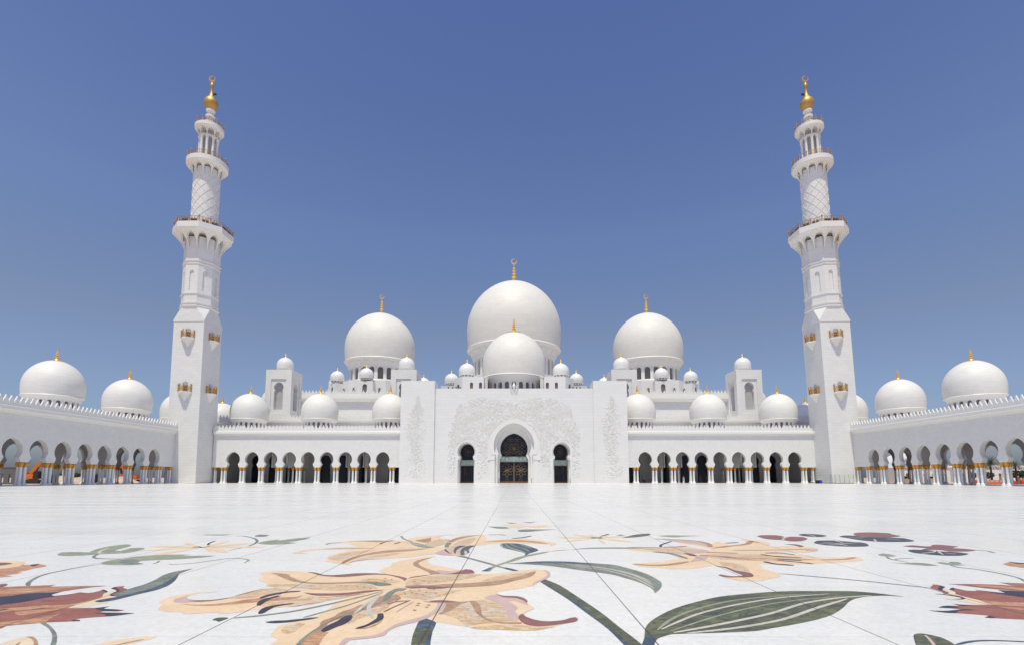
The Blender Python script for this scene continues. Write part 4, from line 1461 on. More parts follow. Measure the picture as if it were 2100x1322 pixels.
I = {
    'pe': inlay_mat('peach_stone', (0.76, 0.56, 0.345), (0.82, 0.62, 0.41), (0.74, 0.52, 0.31), 1.5, veinw=0.03),
    'cr': inlay_mat('cream_stone', (0.72, 0.57, 0.38), (0.78, 0.63, 0.44), (0.74, 0.60, 0.40), 1.5, veinw=0.03),
    'or': inlay_mat('orange_onyx', (0.56, 0.56, 0.51), (0.70, 0.54, 0.34), (0.56, 0.27, 0.07), 1.3, (1.0, 2.6, 1), 0.07, dist=2.4),
    'br': inlay_mat('brown_stone', (0.40, 0.24, 0.14), (0.50, 0.32, 0.19), (0.30, 0.17, 0.10), 3.0, veinw=0.04),
    'tn': inlay_mat('amber_stone', (0.52, 0.26, 0.11), (0.64, 0.40, 0.21), (0.36, 0.14, 0.09), 2.6, (0.6, 3.0, 1), 0.07),
    'ma': inlay_mat('maroon_stone', (0.235, 0.098, 0.088), (0.30, 0.13, 0.11), (0.20, 0.075, 0.07), 3.0, veinw=0.03),
    're': inlay_mat('red_stone', (0.25, 0.078, 0.055), (0.34, 0.12, 0.08), (0.40, 0.20, 0.13), 3.2, (0.7, 2.0, 1), 0.02),
    'rb': inlay_mat('russet_stone', (0.33, 0.15, 0.09), (0.46, 0.24, 0.13), (0.27, 0.09, 0.06), 2.6, (0.6, 3.0, 1), 0.06),
    'mv': inlay_mat('mauve_stone', (0.54, 0.38, 0.34), (0.60, 0.44, 0.40), (0.55, 0.39, 0.36), 2.0, veinw=0.02),
    'ol': inlay_mat('sage_stone', (0.27, 0.29, 0.19), (0.36, 0.38, 0.26), (0.22, 0.25, 0.17), 2.4, veinw=0.05),
    'gr': inlay_mat('green_marble', (0.085, 0.092, 0.055), (0.185, 0.195, 0.09), (0.045, 0.05, 0.04), 2.2, (1.0, 2.2, 1), 0.06),
    'gg': inlay_mat('grey_green_marble', (0.19, 0.21, 0.17), (0.27, 0.29, 0.24), (0.13, 0.15, 0.13), 2.2, veinw=0.06),
    'bl': inlay_mat('blue_stone', (0.045, 0.075, 0.11), (0.10, 0.14, 0.18), (0.03, 0.04, 0.07), 3.0, veinw=0.05),
    'nv': inlay_mat('navy_stone', (0.026, 0.022, 0.04), (0.05, 0.042, 0.065), (0.07, 0.06, 0.08), 3.5, veinw=0.02),
    'bk': inlay_mat('slate_stone', (0.055, 0.06, 0.072), (0.085, 0.09, 0.10), (0.04, 0.042, 0.05), 3.5, veinw=0.03),
    'wh': inlay_mat('ivory_stone', (0.50, 0.46, 0.38), (0.62, 0.58, 0.50), (0.45, 0.40, 0.33), 3.0, veinw=0.02),
}
TILE = {'A': (320, 1140, 7.0), 'B': (600, 1140, 7.0), 'C': (880, 1140, 6.5625), 'D': (600, 1080, 7.0), 'E': (860, 1080, 7.0), 'F': (0, 1130, 6.887), 'G': (1880, 1130, 6.886),
        'H': (1280, 1090, 4.2), '1': (0, 1040, 4.0385), '2': (320, 1040, 4.0385), '3': (800, 1040, 4.0385), '4': (1280, 1040, 4.0385), '5': (1580, 1040, 4.0385), 'p': (0, 0, 1.0)}
def conv(s):
    """'A 10,20 30,40 B 5,6' -> floor metres; a letter switches the survey sheet the numbers refer to"""
    t = 'p'
    pts = []
    for w in s.split():
        if len(w) == 1:
            t = w
        else:
            x, y = w.split(',')
            ox, oy, k = TILE[t]
            pts.append(floor_at(ox + float(x) / k, oy + float(y) / k))
    return pts
def catmull(pts, closed=True, n=4):
    out = []
    m = len(pts)
    for i in range(m if closed else m - 1):
        p0 = pts[(i - 1) % m] if closed or i > 0 else pts[0]
        p1, p2 = pts[i], pts[(i + 1) % m]
        p3 = pts[(i + 2) % m] if closed or i + 2 < m else pts[-1]
        # sharp corners stay sharp
        def tan(a, b, c):
            v1 = Vector(b) - Vector(a)
            v2 = Vector(c) - Vector(b)
            if v1.length < 1e-9 or v2.length < 1e-9 or v1.normalized().dot(v2.normalized()) < 0.1:
                return Vector((0, 0))
            k = min(v1.length, v2.length)
            return (v1.normalized() + v2.normalized()) * 0.5 * k
        t1, t2 = tan(p0, p1, p2), tan(p1, p2, p3)
        for j in range(n):
            t = j / n
            h1, h2, h3, h4 = 2 * t ** 3 - 3 * t * t + 1, t ** 3 - 2 * t * t + t, -2 * t ** 3 + 3 * t * t, t ** 3 - t * t
            q = Vector(p1) * h1 + t1 * h2 + Vector(p2) * h3 + t2 * h4
            out.append((q.x, q.y))
    if not closed:
        out.append(tuple(pts[-1]))
    return out
LAY = [0]
def inlay(root, name, mat, s, lvl=0):
    LAY[0] = (LAY[0] + 1) % 12
    MB().sheet(catmull(conv(s)), 0.0015 + 0.0010 * lvl + 0.00006 * LAY[0]).build(name, I[mat], root, smooth=False, fix=False)
def stroke(root, name, mat, s, w, lvl=1, w2=None):
    """ribbon of stone, w metres wide, along a line"""
    pts = [Vector(p) for p in catmull(conv(s), False, 5)]
    l, r = [], []
    for i, p in enumerate(pts):
        d = (pts[min(i + 1, len(pts) - 1)] - pts[max(i - 1, 0)])
        if d.length < 1e-9:
            continue
        d.normalize()
        t = i / (len(pts) - 1)
        ww = w if w2 is None else w + (w2 - w) * t
        ww *= 0.5 * min(1.0, 0.35 + 4 * t, 0.35 + 4 * (1 - t))
        l.append((p.x - d.y * ww, p.y + d.x * ww))
        r.append((p.x + d.y * ww, p.y - d.x * ww))
    LAY[0] = (LAY[0] + 1) % 12
    z = 0.0015 + 0.0010 * lvl + 0.00006 * LAY[0]
    mb = MB()
    for i in range(len(l) - 1):
        mb.add([(*r[i], z), (*r[i + 1], z), (*l[i + 1], z), (*l[i], z)], [(0, 1, 2, 3)])
    mb.build(name, I[mat], root, smooth=False, fix=False)
def blade(c, tip, w):
    """leaf shaped petal from c to tip, as survey text in frame pixels"""
    (x0, y0), (x1, y1) = c, tip
    out, back = [], []
    L = math.hypot(x1 - x0, y1 - y0)
    nx, ny = -(y1 - y0) / L, (x1 - x0) / L
    for t, k in ((0.0, 0.15), (0.3, 0.6), (0.6, 1.0), (0.85, 0.7), (1.0, 0.0)):
        x, y = x0 + (x1 - x0) * t, y0 + (y1 - y0) * t
        out.append('%.2f,%.2f' % (x + nx * w * k * 0.5, y + ny * w * k * 0.5))
        if k:
            back.append('%.2f,%.2f' % (x - nx * w * k * 0.5, y - ny * w * k * 0.5))
    return 'p ' + ' '.join(out + back[::-1])
def flower(name, label, cat, px, py, group='stone flowers set in the floor'):
    x, y = floor_at(px, py)
    return thing(name, label, cat, (x, y, 0), group)

# ---- the great lily in the middle of the foreground
f = flower('lily_inlay', 'largest peach lily inlaid in the courtyard floor, with dark navy stamens', 'floor inlay', 800, 1215)
inlay(f, 'petal', 'pe', 'p 777,1169.3 785.7,1165 800,1160 807,1152.7 832,1146.5 862,1142 886.7,1139.5 893,1140.3 882,1142.8 877,1149 882,1155 899,1159 911,1161 936,1166 949,1168.8 958.5,1166.3 968,1168.8 973,1175 960,1177 900,1180 850,1184 835,1189 812,1183', 0)
inlay(f, 'petal', 'pe', 'p 447,1211.5 420,1212.5 391,1215.7 363,1220 341,1225.7 330,1231.4 324.5,1235 333,1238.5 326.5,1244.3 324.3,1248 331.5,1251.4 348.5,1253.6 371.5,1254.3 377,1257.8 394,1257.8 420,1255.7 445.7,1255.4 450,1257.8 470,1256.8 491.5,1254.3 520,1250 548.5,1245.7 591,1243.5 643,1238 668.5,1232 700,1225.7 743,1220 800,1212 786,1205 700,1205 605.7,1202 570,1203.6 548.6,1205 520,1210 491.5,1218 463,1225.7 434,1228.6 405.7,1229.3 387,1227.4 383,1224.3 388.6,1220 405.7,1215.7 428.6,1214.3', 0)
inlay(f, 'petal', 'pe', 'p 913.5,1233 971.4,1230 1017,1214 1032.4,1222.3 1058.3,1223 1072,1226 1080.4,1231.4 1081,1234.5 1085.7,1239 1094.9,1245 1093.3,1248 1079.6,1254.3 1073.5,1258 1084,1266.5 1101,1271 1123.8,1273.3 1154.3,1271 1169.5,1266.5 1180.2,1265 1184.8,1268.8 1181.7,1272.6 1162,1277 1139,1283.2 1123.8,1287 1101,1291.6 1070.5,1292.4 1032.4,1290 986.7,1290 968.4,1287 956,1283.2 938,1281.7 918,1277 898.3,1275.6 887.6,1274 883,1266.5 890,1250', 0)
inlay(f, 'petal', 'pe', 'p 708,1226 686,1238.6 668.6,1251 651.4,1261.4 628.6,1268.6 610,1273 598.6,1275.7 577,1280.7 565.7,1287 561.4,1294.3 554.3,1300 557,1304.3 565.7,1307 568.6,1311.4 563,1315.7 554.3,1320.7 552,1330 560,1350 600,1375 650,1370 690,1345 700,1335 706,1322 712.9,1315.7 720,1311.4 735.7,1310 764.3,1307 788.6,1301.4 797,1292.9 811.4,1285.7 835.7,1278.6 857,1273.6 878.6,1265.7 895,1255.8 910.5,1248 913.8,1237.5 910.5,1230 864,1229 828.6,1222 800,1212 770,1212 740,1217', 0)
inlay(f, 'petal', 'pe', 'p 533,1173.5 555.7,1170.7 591,1169.7 614,1171 628.6,1171.4 647,1173.6 663,1177.4 680,1178 700,1177 728.6,1175 757,1174.3 786,1175.7 807,1178.6 823,1181.4 833,1184.3 834,1187 830,1190 830,1196 800,1208 786,1209 728.6,1214 700,1218 657,1220.7 621,1220 600,1212 570,1204 563,1202 546.5,1200.7 548.5,1196.5 543,1193 533,1190 531.5,1187 538.5,1183 541,1179', 0)
inlay(f, 'petal', 'pe', 'p 834,1187 850,1182 880,1178 910.5,1176.6 941,1176.6 971.4,1175.8 994.3,1175.8 1017,1175 1040,1172 1070.5,1168 1093,1166.7 1108.6,1167.4 1117.7,1167.4 1126.9,1172.8 1127.6,1179.6 1120.8,1185.7 1105.5,1192.6 1096.4,1198.7 1078,1203.2 1047.6,1208.6 1024.8,1211.6 1009.5,1217.7 992.8,1225.3 971.4,1230 953,1232.2 925.7,1232.2 903,1230.7 880,1231.4 864,1231.4 828.6,1225.7 804,1219 795,1208', 0)
lily_details = [
 ('rim', 'mv', 'p 700,1337 706,1322 712.9,1315.7 720,1311.4 735.7,1310 764.3,1307 788.6,1301.4 797,1292.9 811.4,1285.7 835.7,1278.6 857,1273.6 878.6,1265.7 895,1255.8 910.5,1248 913.8,1237.5 910.5,1231 898.6,1232.9 895.7,1242.9 884.3,1254.3 867,1262.9 842.9,1270 817,1277 797,1287 784.3,1295.7 764.3,1302 735.7,1305 708.6,1307.9 699,1315.7 694,1325'),
 ('vein', 'br', 'B 1310,560 1080,680 960,700 850,750 740,780 640,830 620,850 530,890 440,920 390,970 400,990 250,1110 80,1274 300,1274 420,1120 520,960 700,890 850,850 1000,800 1280,720 1450,660 1560,600 1480,560'),
 ('marking', 'or', 'B 820,890 900,830 1050,770 1200,730 1300,700 1500,620 1420,690 1340,760 1250,800 1100,850 960,890 860,960 790,970'),
 ('marking', 'tn', 'B 280,1150 400,1095 520,1090 440,1170 380,1274 340,1400 60,1400 150,1274 200,1200'),
 ('marking', 'or', 'A 1800,1050 1850,1010 1960,990 B 60,960 150,950 180,970 120,1010 60,1060 0,1090 A 1880,1110 1810,1090'),
 ('rim', 'ma', 'B 210,222 330,232 440,262 560,268 700,260 900,243 1100,240 1300,248 1450,270 1560,290 1635,312 1640,330 1605,352 1580,330 1500,300 1380,272 1250,262 1050,270 900,285 700,297 550,290 430,280 330,255'),
 ('vein', 'br', 'A 1640,240 1800,245 1900,260 1930,290 2020,330 B 100,345 250,372 500,376 800,366 1000,362 1100,390 900,388 500,398 200,390 50,368 A 1960,360 1850,320 1780,290 1720,262'),
 ('vein', 'gg', 'B 900,366 1050,360 1200,366 1400,392 1430,410 1250,428 1130,400 1000,376'),
 ('marking', 'or', 'A 1590,412 1700,398 1900,400 B 0,400 100,405 400,400 700,410 1000,395 1150,420 1230,460 1000,480 700,490 400,480 150,465 0,450 A 1900,430 1700,435'),
 ('marking', 'or', 'B 960,335 1150,318 1300,328 1500,345 1540,365 1420,388 1250,368 1080,356'),
 ('vein', 'ma', 'B 150,518 300,530 600,530 850,515 1050,490 1350,478 1200,500 1000,530 750,555 500,565 300,560'),
 ('vein', 'ma', 'B 540,576 700,566 900,548 1040,540 900,560 700,576'),
 ('rim', 'mv', 'A 250,640 290,605 440,570 490,555 440,585 480,612 620,627 800,622 1000,600 800,640 600,655 400,663 280,660'),
 ('rim', 'ma', 'A 440,640 620,632 800,626 990,603 1200,548 1400,494 1600,457 1400,502 1200,560 1000,612 800,640 620,652'),
 ('vein', 'tn', 'A 350,680 500,690 700,690 900,678 1100,655 1300,620 1500,600 1700,590 2000,580 B 150,560 A 2000,610 1700,640 1400,660 1100,690 800,708 500,702'),
 ('marking', 'or', 'A 1000,600 1250,545 1550,468 1700,452 1830,470 1900,490 1700,520 1500,570 1250,602'),
 ('marking', 'or', 'A 1500,660 1750,650 2000,620 B 200,580 600,580 900,560 600,620 300,650 0,690 A 1750,720 1560,730'),
 ('rim', 'ma', 'A 1890,722 2100,695 B 200,680 480,645 320,672 150,698 A 2050,712'),
 ('marking', 'br', 'B 1730,100 1760,70 1850,40 2000,18 1900,50 1810,90 1820,120 1900,165 2000,195 2100,225 C 100,195 170,232 60,242 0,250 B 1980,258 1950,230 1800,160 1740,130'),
 ('rim', 'mv', 'C 90,180 300,200 460,180 500,170 570,180 610,215 560,233 400,236 200,242 150,225'),
 ('rim', 'ma', 'C 0,252 250,236 420,200 490,172 575,182 608,225 520,234 250,242'),
 ('rim', 'ma', 'B 1640,322 1720,292 1850,275 2000,262 1880,284 1760,302'),
 ('vein', 'br', 'B 1600,440 1700,405 C 0,388 200,372 500,360 800,340 1000,315 1200,270 1350,215 1430,198 1432,225 1350,280 1150,330 950,380 700,405 400,420 100,430 B 1900,430'),
 ('vein', 'ma', 'B 1600,436 1800,430 2100,432 C 200,412 330,408 200,432 0,440 B 1900,455 1700,462'),
 ('marking', 'or', 'B 1650,350 1800,310 2000,280 C 0,265 200,255 400,240 700,240 600,280 400,320 250,340 0,375 B 1900,398 1620,420'),
 ('marking', 'or', 'B 1430,545 1600,500 1800,480 2050,470 C 100,446 300,450 440,460 300,500 100,560 0,585 B 1900,628 1600,590'),
 ('marking', 'or', 'C 700,330 900,270 1100,240 1370,212 1180,278 950,316 800,342'),
 ('rim', 'ma', 'B 1850,640 2000,655 C 0,600 150,590 300,600 400,612 200,622 0,618 B 2000,668'),
 ('rim', 'mv', 'C 1540,182 1600,195 1630,230 1622,270 1560,310 1430,365 1400,392 1390,375 1420,345 1560,280 1590,230 1560,200'),
 ('marking', 'or', 'C 220,620 600,600 700,580 800,600 950,640 1010,700 1050,760 1060,830 1240,890 1250,905 900,895 550,930 500,945 350,830 200,780 120,782'),
 ('marking', 'br', 'C 215,625 420,612 560,605 420,650 300,730 170,780 130,775 200,715'),
 ('marking', 'or', 'C 560,955 1000,920 1250,930 1450,950 1700,945 1450,993 1250,998 900,984 650,975'),
 ('marking', 'mv', 'C 740,560 890,512 1000,545 1170,560 1300,620 1340,660 1280,640 1140,600 1060,610 1150,660 1190,700 1160,740 1200,790 1205,865 1060,830 1045,760 1000,680 900,620'),
]
for nm, mt, s in lily_details:
    inlay(f, nm, mt, s, 1)
for nm, mt, s in [
 ('vein', 'gg', 'B 1640,460 1500,460 1380,510 1310,570 1310,610 1250,660 1150,700 900,780 700,850 530,930 420,990 300,1060 200,1130 100,1210 30,1300 90,1300 160,1200 260,1110 400,1020 560,930 700,872 900,802 1150,722 1280,662 1400,602 1440,545 1500,505 1600,490'),
 ('vein', 'br', 'C 540,602 620,600 680,650 700,720 720,790 820,850 1000,885 1250,890 1240,910 1000,905 800,870 690,810 620,740 590,680'),
 ('rim', 'ma', 'C 890,500 1000,530 1170,535 1270,560 1325,600 1310,628 1260,590 1150,560 1000,550'),
 ('rim', 'ma', 'C 1200,820 1230,785 1270,778 1300,810 1450,860 1600,875 1800,860 1900,830 1975,820 2003,845 1980,875 1850,900 1650,930 1450,942 1300,915 1230,870'),
 ('stamen', 'nv', 'B 410,1075 440,1035 520,985 640,930 700,890 760,855 840,845 862,865 840,910 790,950 720,985 620,1020 520,1065 450,1090'),
 ('marking', 'tn', 'B 960,1042 1100,1012 1200,965 1290,900 1304,890 1270,945 1180,1000 1080,1032'),
 ('stamen', 'nv', 'A 1480,600 1540,570 1650,540 1800,515 1950,500 2080,495 2050,508 1900,520 1750,545 1600,580 1500,607'),
 ('stamen', 'nv', 'A 1445,690 1470,650 1540,615 1640,590 1720,570 1800,568 1720,590 1620,625 1550,670 1500,705 1455,708'),
 ('stamen', 'nv', 'A 1465,815 1490,775 1560,735 1680,705 1830,685 1985,672 1960,685 1820,705 1700,730 1620,770 1540,815 1480,828'),
 ('stamen', 'nv', 'A 1570,942 1700,925 1850,920 2000,905 B 150,895 270,880 380,878 330,892 200,915 A 1960,940 1850,950 1700,958 1610,953'),
 ('pistil_tip', 'gr', 'A 810,912 870,885 1000,878 1035,888 950,920 900,938 860,920'),
 ('marking', 'cr', 'C 1060,610 1150,640 1260,670 1350,655 1410,690 1400,708 1310,750 1265,775 1200,790 1160,745 1190,700 1150,655'),
]:
    inlay(f, nm, mt, s, 2)
inlay(f, 'stamen', 'nv', 'B 1220,825 1290,820 1308,850 1300,895 1240,935 1150,975 1050,1015 960,1040 900,1042 930,1022 1050,985 1150,930 1205,890 1215,860', 3)
for s, w, mt in [('B 1300,500 900,600 550,680 0,790 A 1500,850 1120,885', 0.045, 'ol'), ('B 1300,520 800,700 400,810 150,880', 0.035, 'ol'), ('B 1250,560 1150,660 1100,720 1100,780 1150,890', 0.05, 'wh'), ('B 1350,690 1500,650 1680,640', 0.03, 'ma'), ('B 1310,800 1450,730 1690,632', 0.025, 'ma'), ('B 1490,800 1600,730 1740,650', 0.02, 'mv'), ('B 1270,560 1050,690 880,830', 0.04, 'wh')]:
    stroke(f, 'filament', mt, s, w, 3)
for x, y in ((1810, 675), (1790, 705), (1955, 700), (1925, 733), (1750, 772)):
    inlay(f, 'speckle', 'br', 'B %d,%d %d,%d %d,%d %d,%d' % (x - 28, y, x, y - 9, x + 32, y - 1, x, y + 9), 3)
for x, y in ((1600, 525), (1620, 545), (1710, 525), (1775, 537), (1820, 487), (1915, 522), (2030, 480), (2050, 533), (1690, 490), (1875, 555), (1100, 328), (1330, 318), (1420, 335), (1320, 365), (1025, 440), (1115, 462), (930, 440), (1890, 358), (2060, 358), (1750, 362), (690, 424)):
    inlay(f, 'speckle', 'ma', 'B %d,%d %d,%d %d,%d %d,%d' % (x - 15, y, x, y - 6, x + 17, y - 1, x, y + 5), 3)
f['kind'] = 'thing'

# ---- stems and leaves round it
f = flower('leaf_inlay', 'broad dark green striped leaf inlaid in the floor, right foreground', 'floor inlay', 1560, 1250, 'stone leaves and stems set in the floor')
inlay(f, 'blade', 'gr', 'p 1316,1322 1321,1307 1323.3,1287.6 1332,1275 1354,1260.4 1386.5,1245.5 1428.6,1233 1478,1222 1540,1215.8 1602,1211.6 1676,1210.9 1750,1211.4 1803,1215.8 1856,1222.7 1815,1220.3 1778,1222 1753,1227 1741,1233 1728.6,1245.5 1704,1260.4 1666.7,1271.5 1617,1281.4 1580,1287.6 1552,1292.6 1478,1296.3 1416,1298 1379,1299.5 1361.7,1303.7 1349,1308.7 1340.7,1322 1350,1400 1300,1400', 0)
inlay(f, 'stalk', 'bl', 'p 1314,1330 1321,1312 1326,1303 1345,1306 1343,1318 1341,1330 1350,1400 1300,1400', 1)
for s, w, mt in [('4 275,1015 400,920 600,840 900,770 1250,735 1560,712', 0.04, 'ol'), ('4 310,1008 600,885 900,810 1300,745 1700,715', 0.04, 'wh'), ('4 380,1025 800,890 1200,800 1500,760 1800,735', 0.03, 'ol'),
                 ('4 410,1035 700,985 1200,880 1500,790 1800,745 2050,728', 0.05, 'wh'), ('4 520,1040 900,1000 1300,930 1600,830 1850,755', 0.05, 'wh')]:
    stroke(f, 'leaf_vein', mt, s, w, 1)
f = flower('leaf_inlay', 'long narrow grey-green leaf inlaid above the broad leaf, bent at its right end', 'floor inlay', 1200, 1165, 'stone leaves and stems set in the floor')
inlay(f, 'blade', 'gg', 'p 1037,1155 1074,1152 1110,1150 1160,1150.3 1196,1152.7 1258,1157 1280,1162 1317,1172.5 1342,1183.6 1357,1194.8 1354,1206 1343,1215.3 1337,1206 1312,1193.5 1280,1183.6 1255,1177 1196,1168.8 1122,1158.9 1072,1155.6', 0)
inlay(f, 'edge', 'bl', 'p 1060,1153.3 1110,1150.2 1160,1150.5 1196,1153 1230,1155.5 1190,1155.5 1140,1154.2 1090,1153.6', 1)
for s in ('p 1150,1155 1220,1161 1290,1174 1335,1192', 'p 1170,1160 1240,1168 1300,1184 1342,1206', 'p 1160,1157.5 1240,1164.5 1300,1179 1338,1198'):
    stroke(f, 'leaf_vein', 'wh', s, 0.035, 1)
f = flower('stem_inlay', 'thick curved green and blue stem from the large lily to the bottom edge', 'floor inlay', 1230, 1260, 'stone leaves and stems set in the floor')
inlay(f, 'stalk', 'gr', 'p 1109.5,1188.6 1119.4,1187.3 1146.7,1198.5 1183.8,1222 1233.3,1255.4 1270.5,1285 1318,1322 1360,1365 1330,1375 1280,1322 1245.7,1287.6 1196,1250.5 1159,1223 1108.3,1192.3', 0)
inlay(f, 'shade', 'bl', 'p 1108.5,1192.3 1109.5,1188.8 1119,1189 1112,1192 1159,1221 1200,1247 1222,1268 1262,1296 1290,1322 1310,1345 1300,1345 1280,1322 1245.7,1288 1196,1251 1159,1224', 1)
f = flower('stem_inlay', 'short wide green and blue stem under the large lily, cut by the bottom edge', 'floor inlay', 860, 1300, 'stone leaves and stems set in the floor')
inlay(f, 'stalk', 'gr', 'B 1830,920 1930,895 2055,945 2010,1080 1985,1200 1975,1330 1980,1600 1690,1600 1695,1330 1720,1150 1770,1020', 0)
inlay(f, 'shade', 'bl', 'B 1830,920 1930,895 2055,945 2040,1000 2020,1045 1900,1030 1800,1070 1775,1010', 1)
inlay(f, 'shade', 'bl', 'B 2005,1085 1985,1200 1975,1330 1980,1600 1870,1600 1880,1330 1930,1180', 1)
f = flower('stem_inlay', 'pair of crossed slender stems with a dark striped bud leaf behind the large lily', 'floor inlay', 1030, 1155, 'stone leaves and stems set in the floor')
inlay(f, 'stalk', 'gg', 'E 520,412 620,410 700,432 1000,510 1160,560 1300,592 1430,625 1360,630 1140,575 1000,535 700,452', 0)
inlay(f, 'stalk', 'ol', 'E 890,632 1050,562 1150,524 1300,474 1380,440 1520,405 1800,355 2100,330 3 1650,332 1960,330 2200,345 1960,340 1650,340 1350,358 E 1800,372 1560,420 1350,490 1150,548 1060,590 1010,632', 1)
inlay(f, 'bud_leaf', 'bl', 'E 1160,260 1190,235 1300,232 1450,240 1560,270 1690,315 1705,335 1650,355 1570,380 1530,410 1500,420 1520,385 1480,360 1350,330 1220,300', 1)
for s in ('E 1180,240 1200,280 1350,320 1500,362', 'E 1230,240 1290,285 1440,335 1530,375', 'E 1300,240 1380,275 1500,310 1580,350', 'E 1440,242 1500,270 1600,300'):
    stroke(f, 'leaf_vein', 'ol', s, 0.04, 2)
inlay(f, 'shade', 'bl', 'E 890,632 1000,585 1040,580 1010,610 980,632', 2)
inlay(f, 'shade', 'bl', 'E 1220,578 1300,590 1430,625 1360,630 1260,605', 2)
f = flower('leaf_inlay', 'rounded green leaf with blue stem at the bottom right corner of the floor', 'floor inlay', 1910, 1312, 'stone leaves and stems set in the floor')
inlay(f, 'blade', 'gr', 'p 1873.4,1302.5 1877,1299 1887,1297.8 1902,1299.5 1926.7,1305 1946.5,1313.6 1959,1322 1975,1340 1960,1360 1890,1350 1878.4,1322 1874.7,1310', 0)
inlay(f, 'leaf_vein', 'mv', 'G 100,1178 140,1185 220,1260 270,1322 330,1420 270,1420 220,1322 160,1240', 1)
inlay(f, 'stalk', 'bl', 'G 540,1315 620,1285 720,1265 900,1250 1100,1250 1300,1258 1515,1268 2000,1300 2000,1312 1515,1280 1100,1263 850,1272 700,1297 600,1322 560,1330', 1)

# ---- second lily, behind and left of the great one
f = flower('lily_inlay', 'flattened peach lily inlaid just behind the largest lily, striped blue at its base', 'floor inlay', 860, 1118)
for s in ['D 470,245 500,225 600,220 720,210 900,200 1100,190 1300,185 1500,188 1700,215 1900,270 2000,290 1900,300 1500,310 1100,300 950,280 850,250 790,228 700,225 540,238 500,258',
          'D 0,370 60,350 200,325 400,310 650,295 900,290 1200,302 1500,308 1300,318 1000,325 700,318 450,322 250,335 130,352 160,372 230,382 120,382 30,378',
          'D 460,485 510,470 500,440 530,410 640,385 750,350 900,322 1200,312 1600,310 1900,305 2100,285 E 380,270 400,300 330,350 280,380 D 1900,402 1700,430 1400,450 1100,465 900,490 800,520 860,550 740,535 700,530 560,500',
          'E -180,185 -120,160 30,135 180,125 300,115 420,104 540,116 400,112 320,130 298,160 440,172 400,240 200,290 50,250 -100,205',
          'E 370,270 400,215 500,160 650,120 850,110 940,120 970,150 950,180 880,220 800,260 700,264 500,266 430,288',
          'E 790,264 850,225 950,190 1150,178 1400,165 1650,180 1850,210 1960,230 1970,245 1900,268 1870,270 1860,245 1600,235 1300,228 1050,235 900,258']:
    inlay(f, 'petal', 'pe', s, 0)
for nm, mt, s in [
 ('base', 'or', 'E 360,320 430,288 520,266 700,264 800,267 730,310 720,360 660,400 600,412 520,412 450,390'),
 ('base', 'mv', 'E 220,378 350,322 420,352 490,408 350,402'),
 ('vein', 'br', 'D 710,500 760,470 900,420 1100,370 1400,330 1800,315 1950,302 1850,325 1600,350 1300,375 1050,410 850,470 740,525 705,525'),
 ('marking', 'or', 'D 520,440 640,400 760,370 950,340 1200,330 1000,370 850,420 720,480 620,480 530,465'),
 ('marking', 'or', 'D 900,470 1050,430 1300,390 1600,365 1400,410 1150,445'),
 ('rim', 'ma', 'D 800,520 900,490 1100,466 1300,455 1100,462 930,478 840,500'),
 ('vein', 'br', 'D 750,208 1000,195 1250,192 1400,205 1200,214 1000,206'),
 ('vein', 'br', 'D 420,316 650,300 900,296 1200,306 1000,308 700,306'),
 ('marking', 'br', 'E -60,190 60,172 170,148 160,210 70,222'),
 ('marking', 'or', 'E 60,250 180,200 300,175 430,178 380,235 200,285'),
 ('vein', 'br', 'E 400,215 520,155 700,125 870,112 700,145 560,180 470,220'),
 ('marking', 'or', 'E 480,260 560,205 700,165 820,150 780,200 700,250'),
 ('vein', 'tn', 'E 900,218 1150,192 1450,186 1750,215 1860,245 1500,212 1200,206'),
 ('vein', 'gg', 'E 360,270 400,220 460,230 430,265 415,290 370,292'),
 ('vein', 'ol', 'D 1700,215 1850,240 2000,285 2050,292 1950,302 1800,282 1700,240'),
]:
    inlay(f, nm, mt, s, 1)
for nm, mt, s in [
 ('stripe', 'bl', 'E 490,340 520,290 590,266 680,266 580,300 530,340 525,380 500,370'),
 ('stripe', 'bl', 'E 590,340 640,290 720,266 800,268 730,300 705,330 720,365 690,374 680,342 652,332 640,360 650,395 595,405'),
 ('stripe', 'nv', 'E 355,325 380,315 410,350 450,385 420,375'),
]:
    inlay(f, nm, mt, s, 2)
for s, w, mt in [('D 1255,245 1320,215 1450,190', 0.05, 'nv'), ('D 1460,243 1550,215', 0.05, 'nv'), ('E 980,112 1160,107 1230,118', 0.06, 'br'), ('E 1330,165 1480,150 1610,125', 0.08, 'bl'), ('D 1560,125 1600,170 1720,215', 0.06, 'ol'), ('D 480,250 540,232 720,222', 0.05, 'gg'), ('D 1280,200 1600,220 1850,262', 0.05, 'mv')]:
    stroke(f, 'filament', mt, s, w, 2)

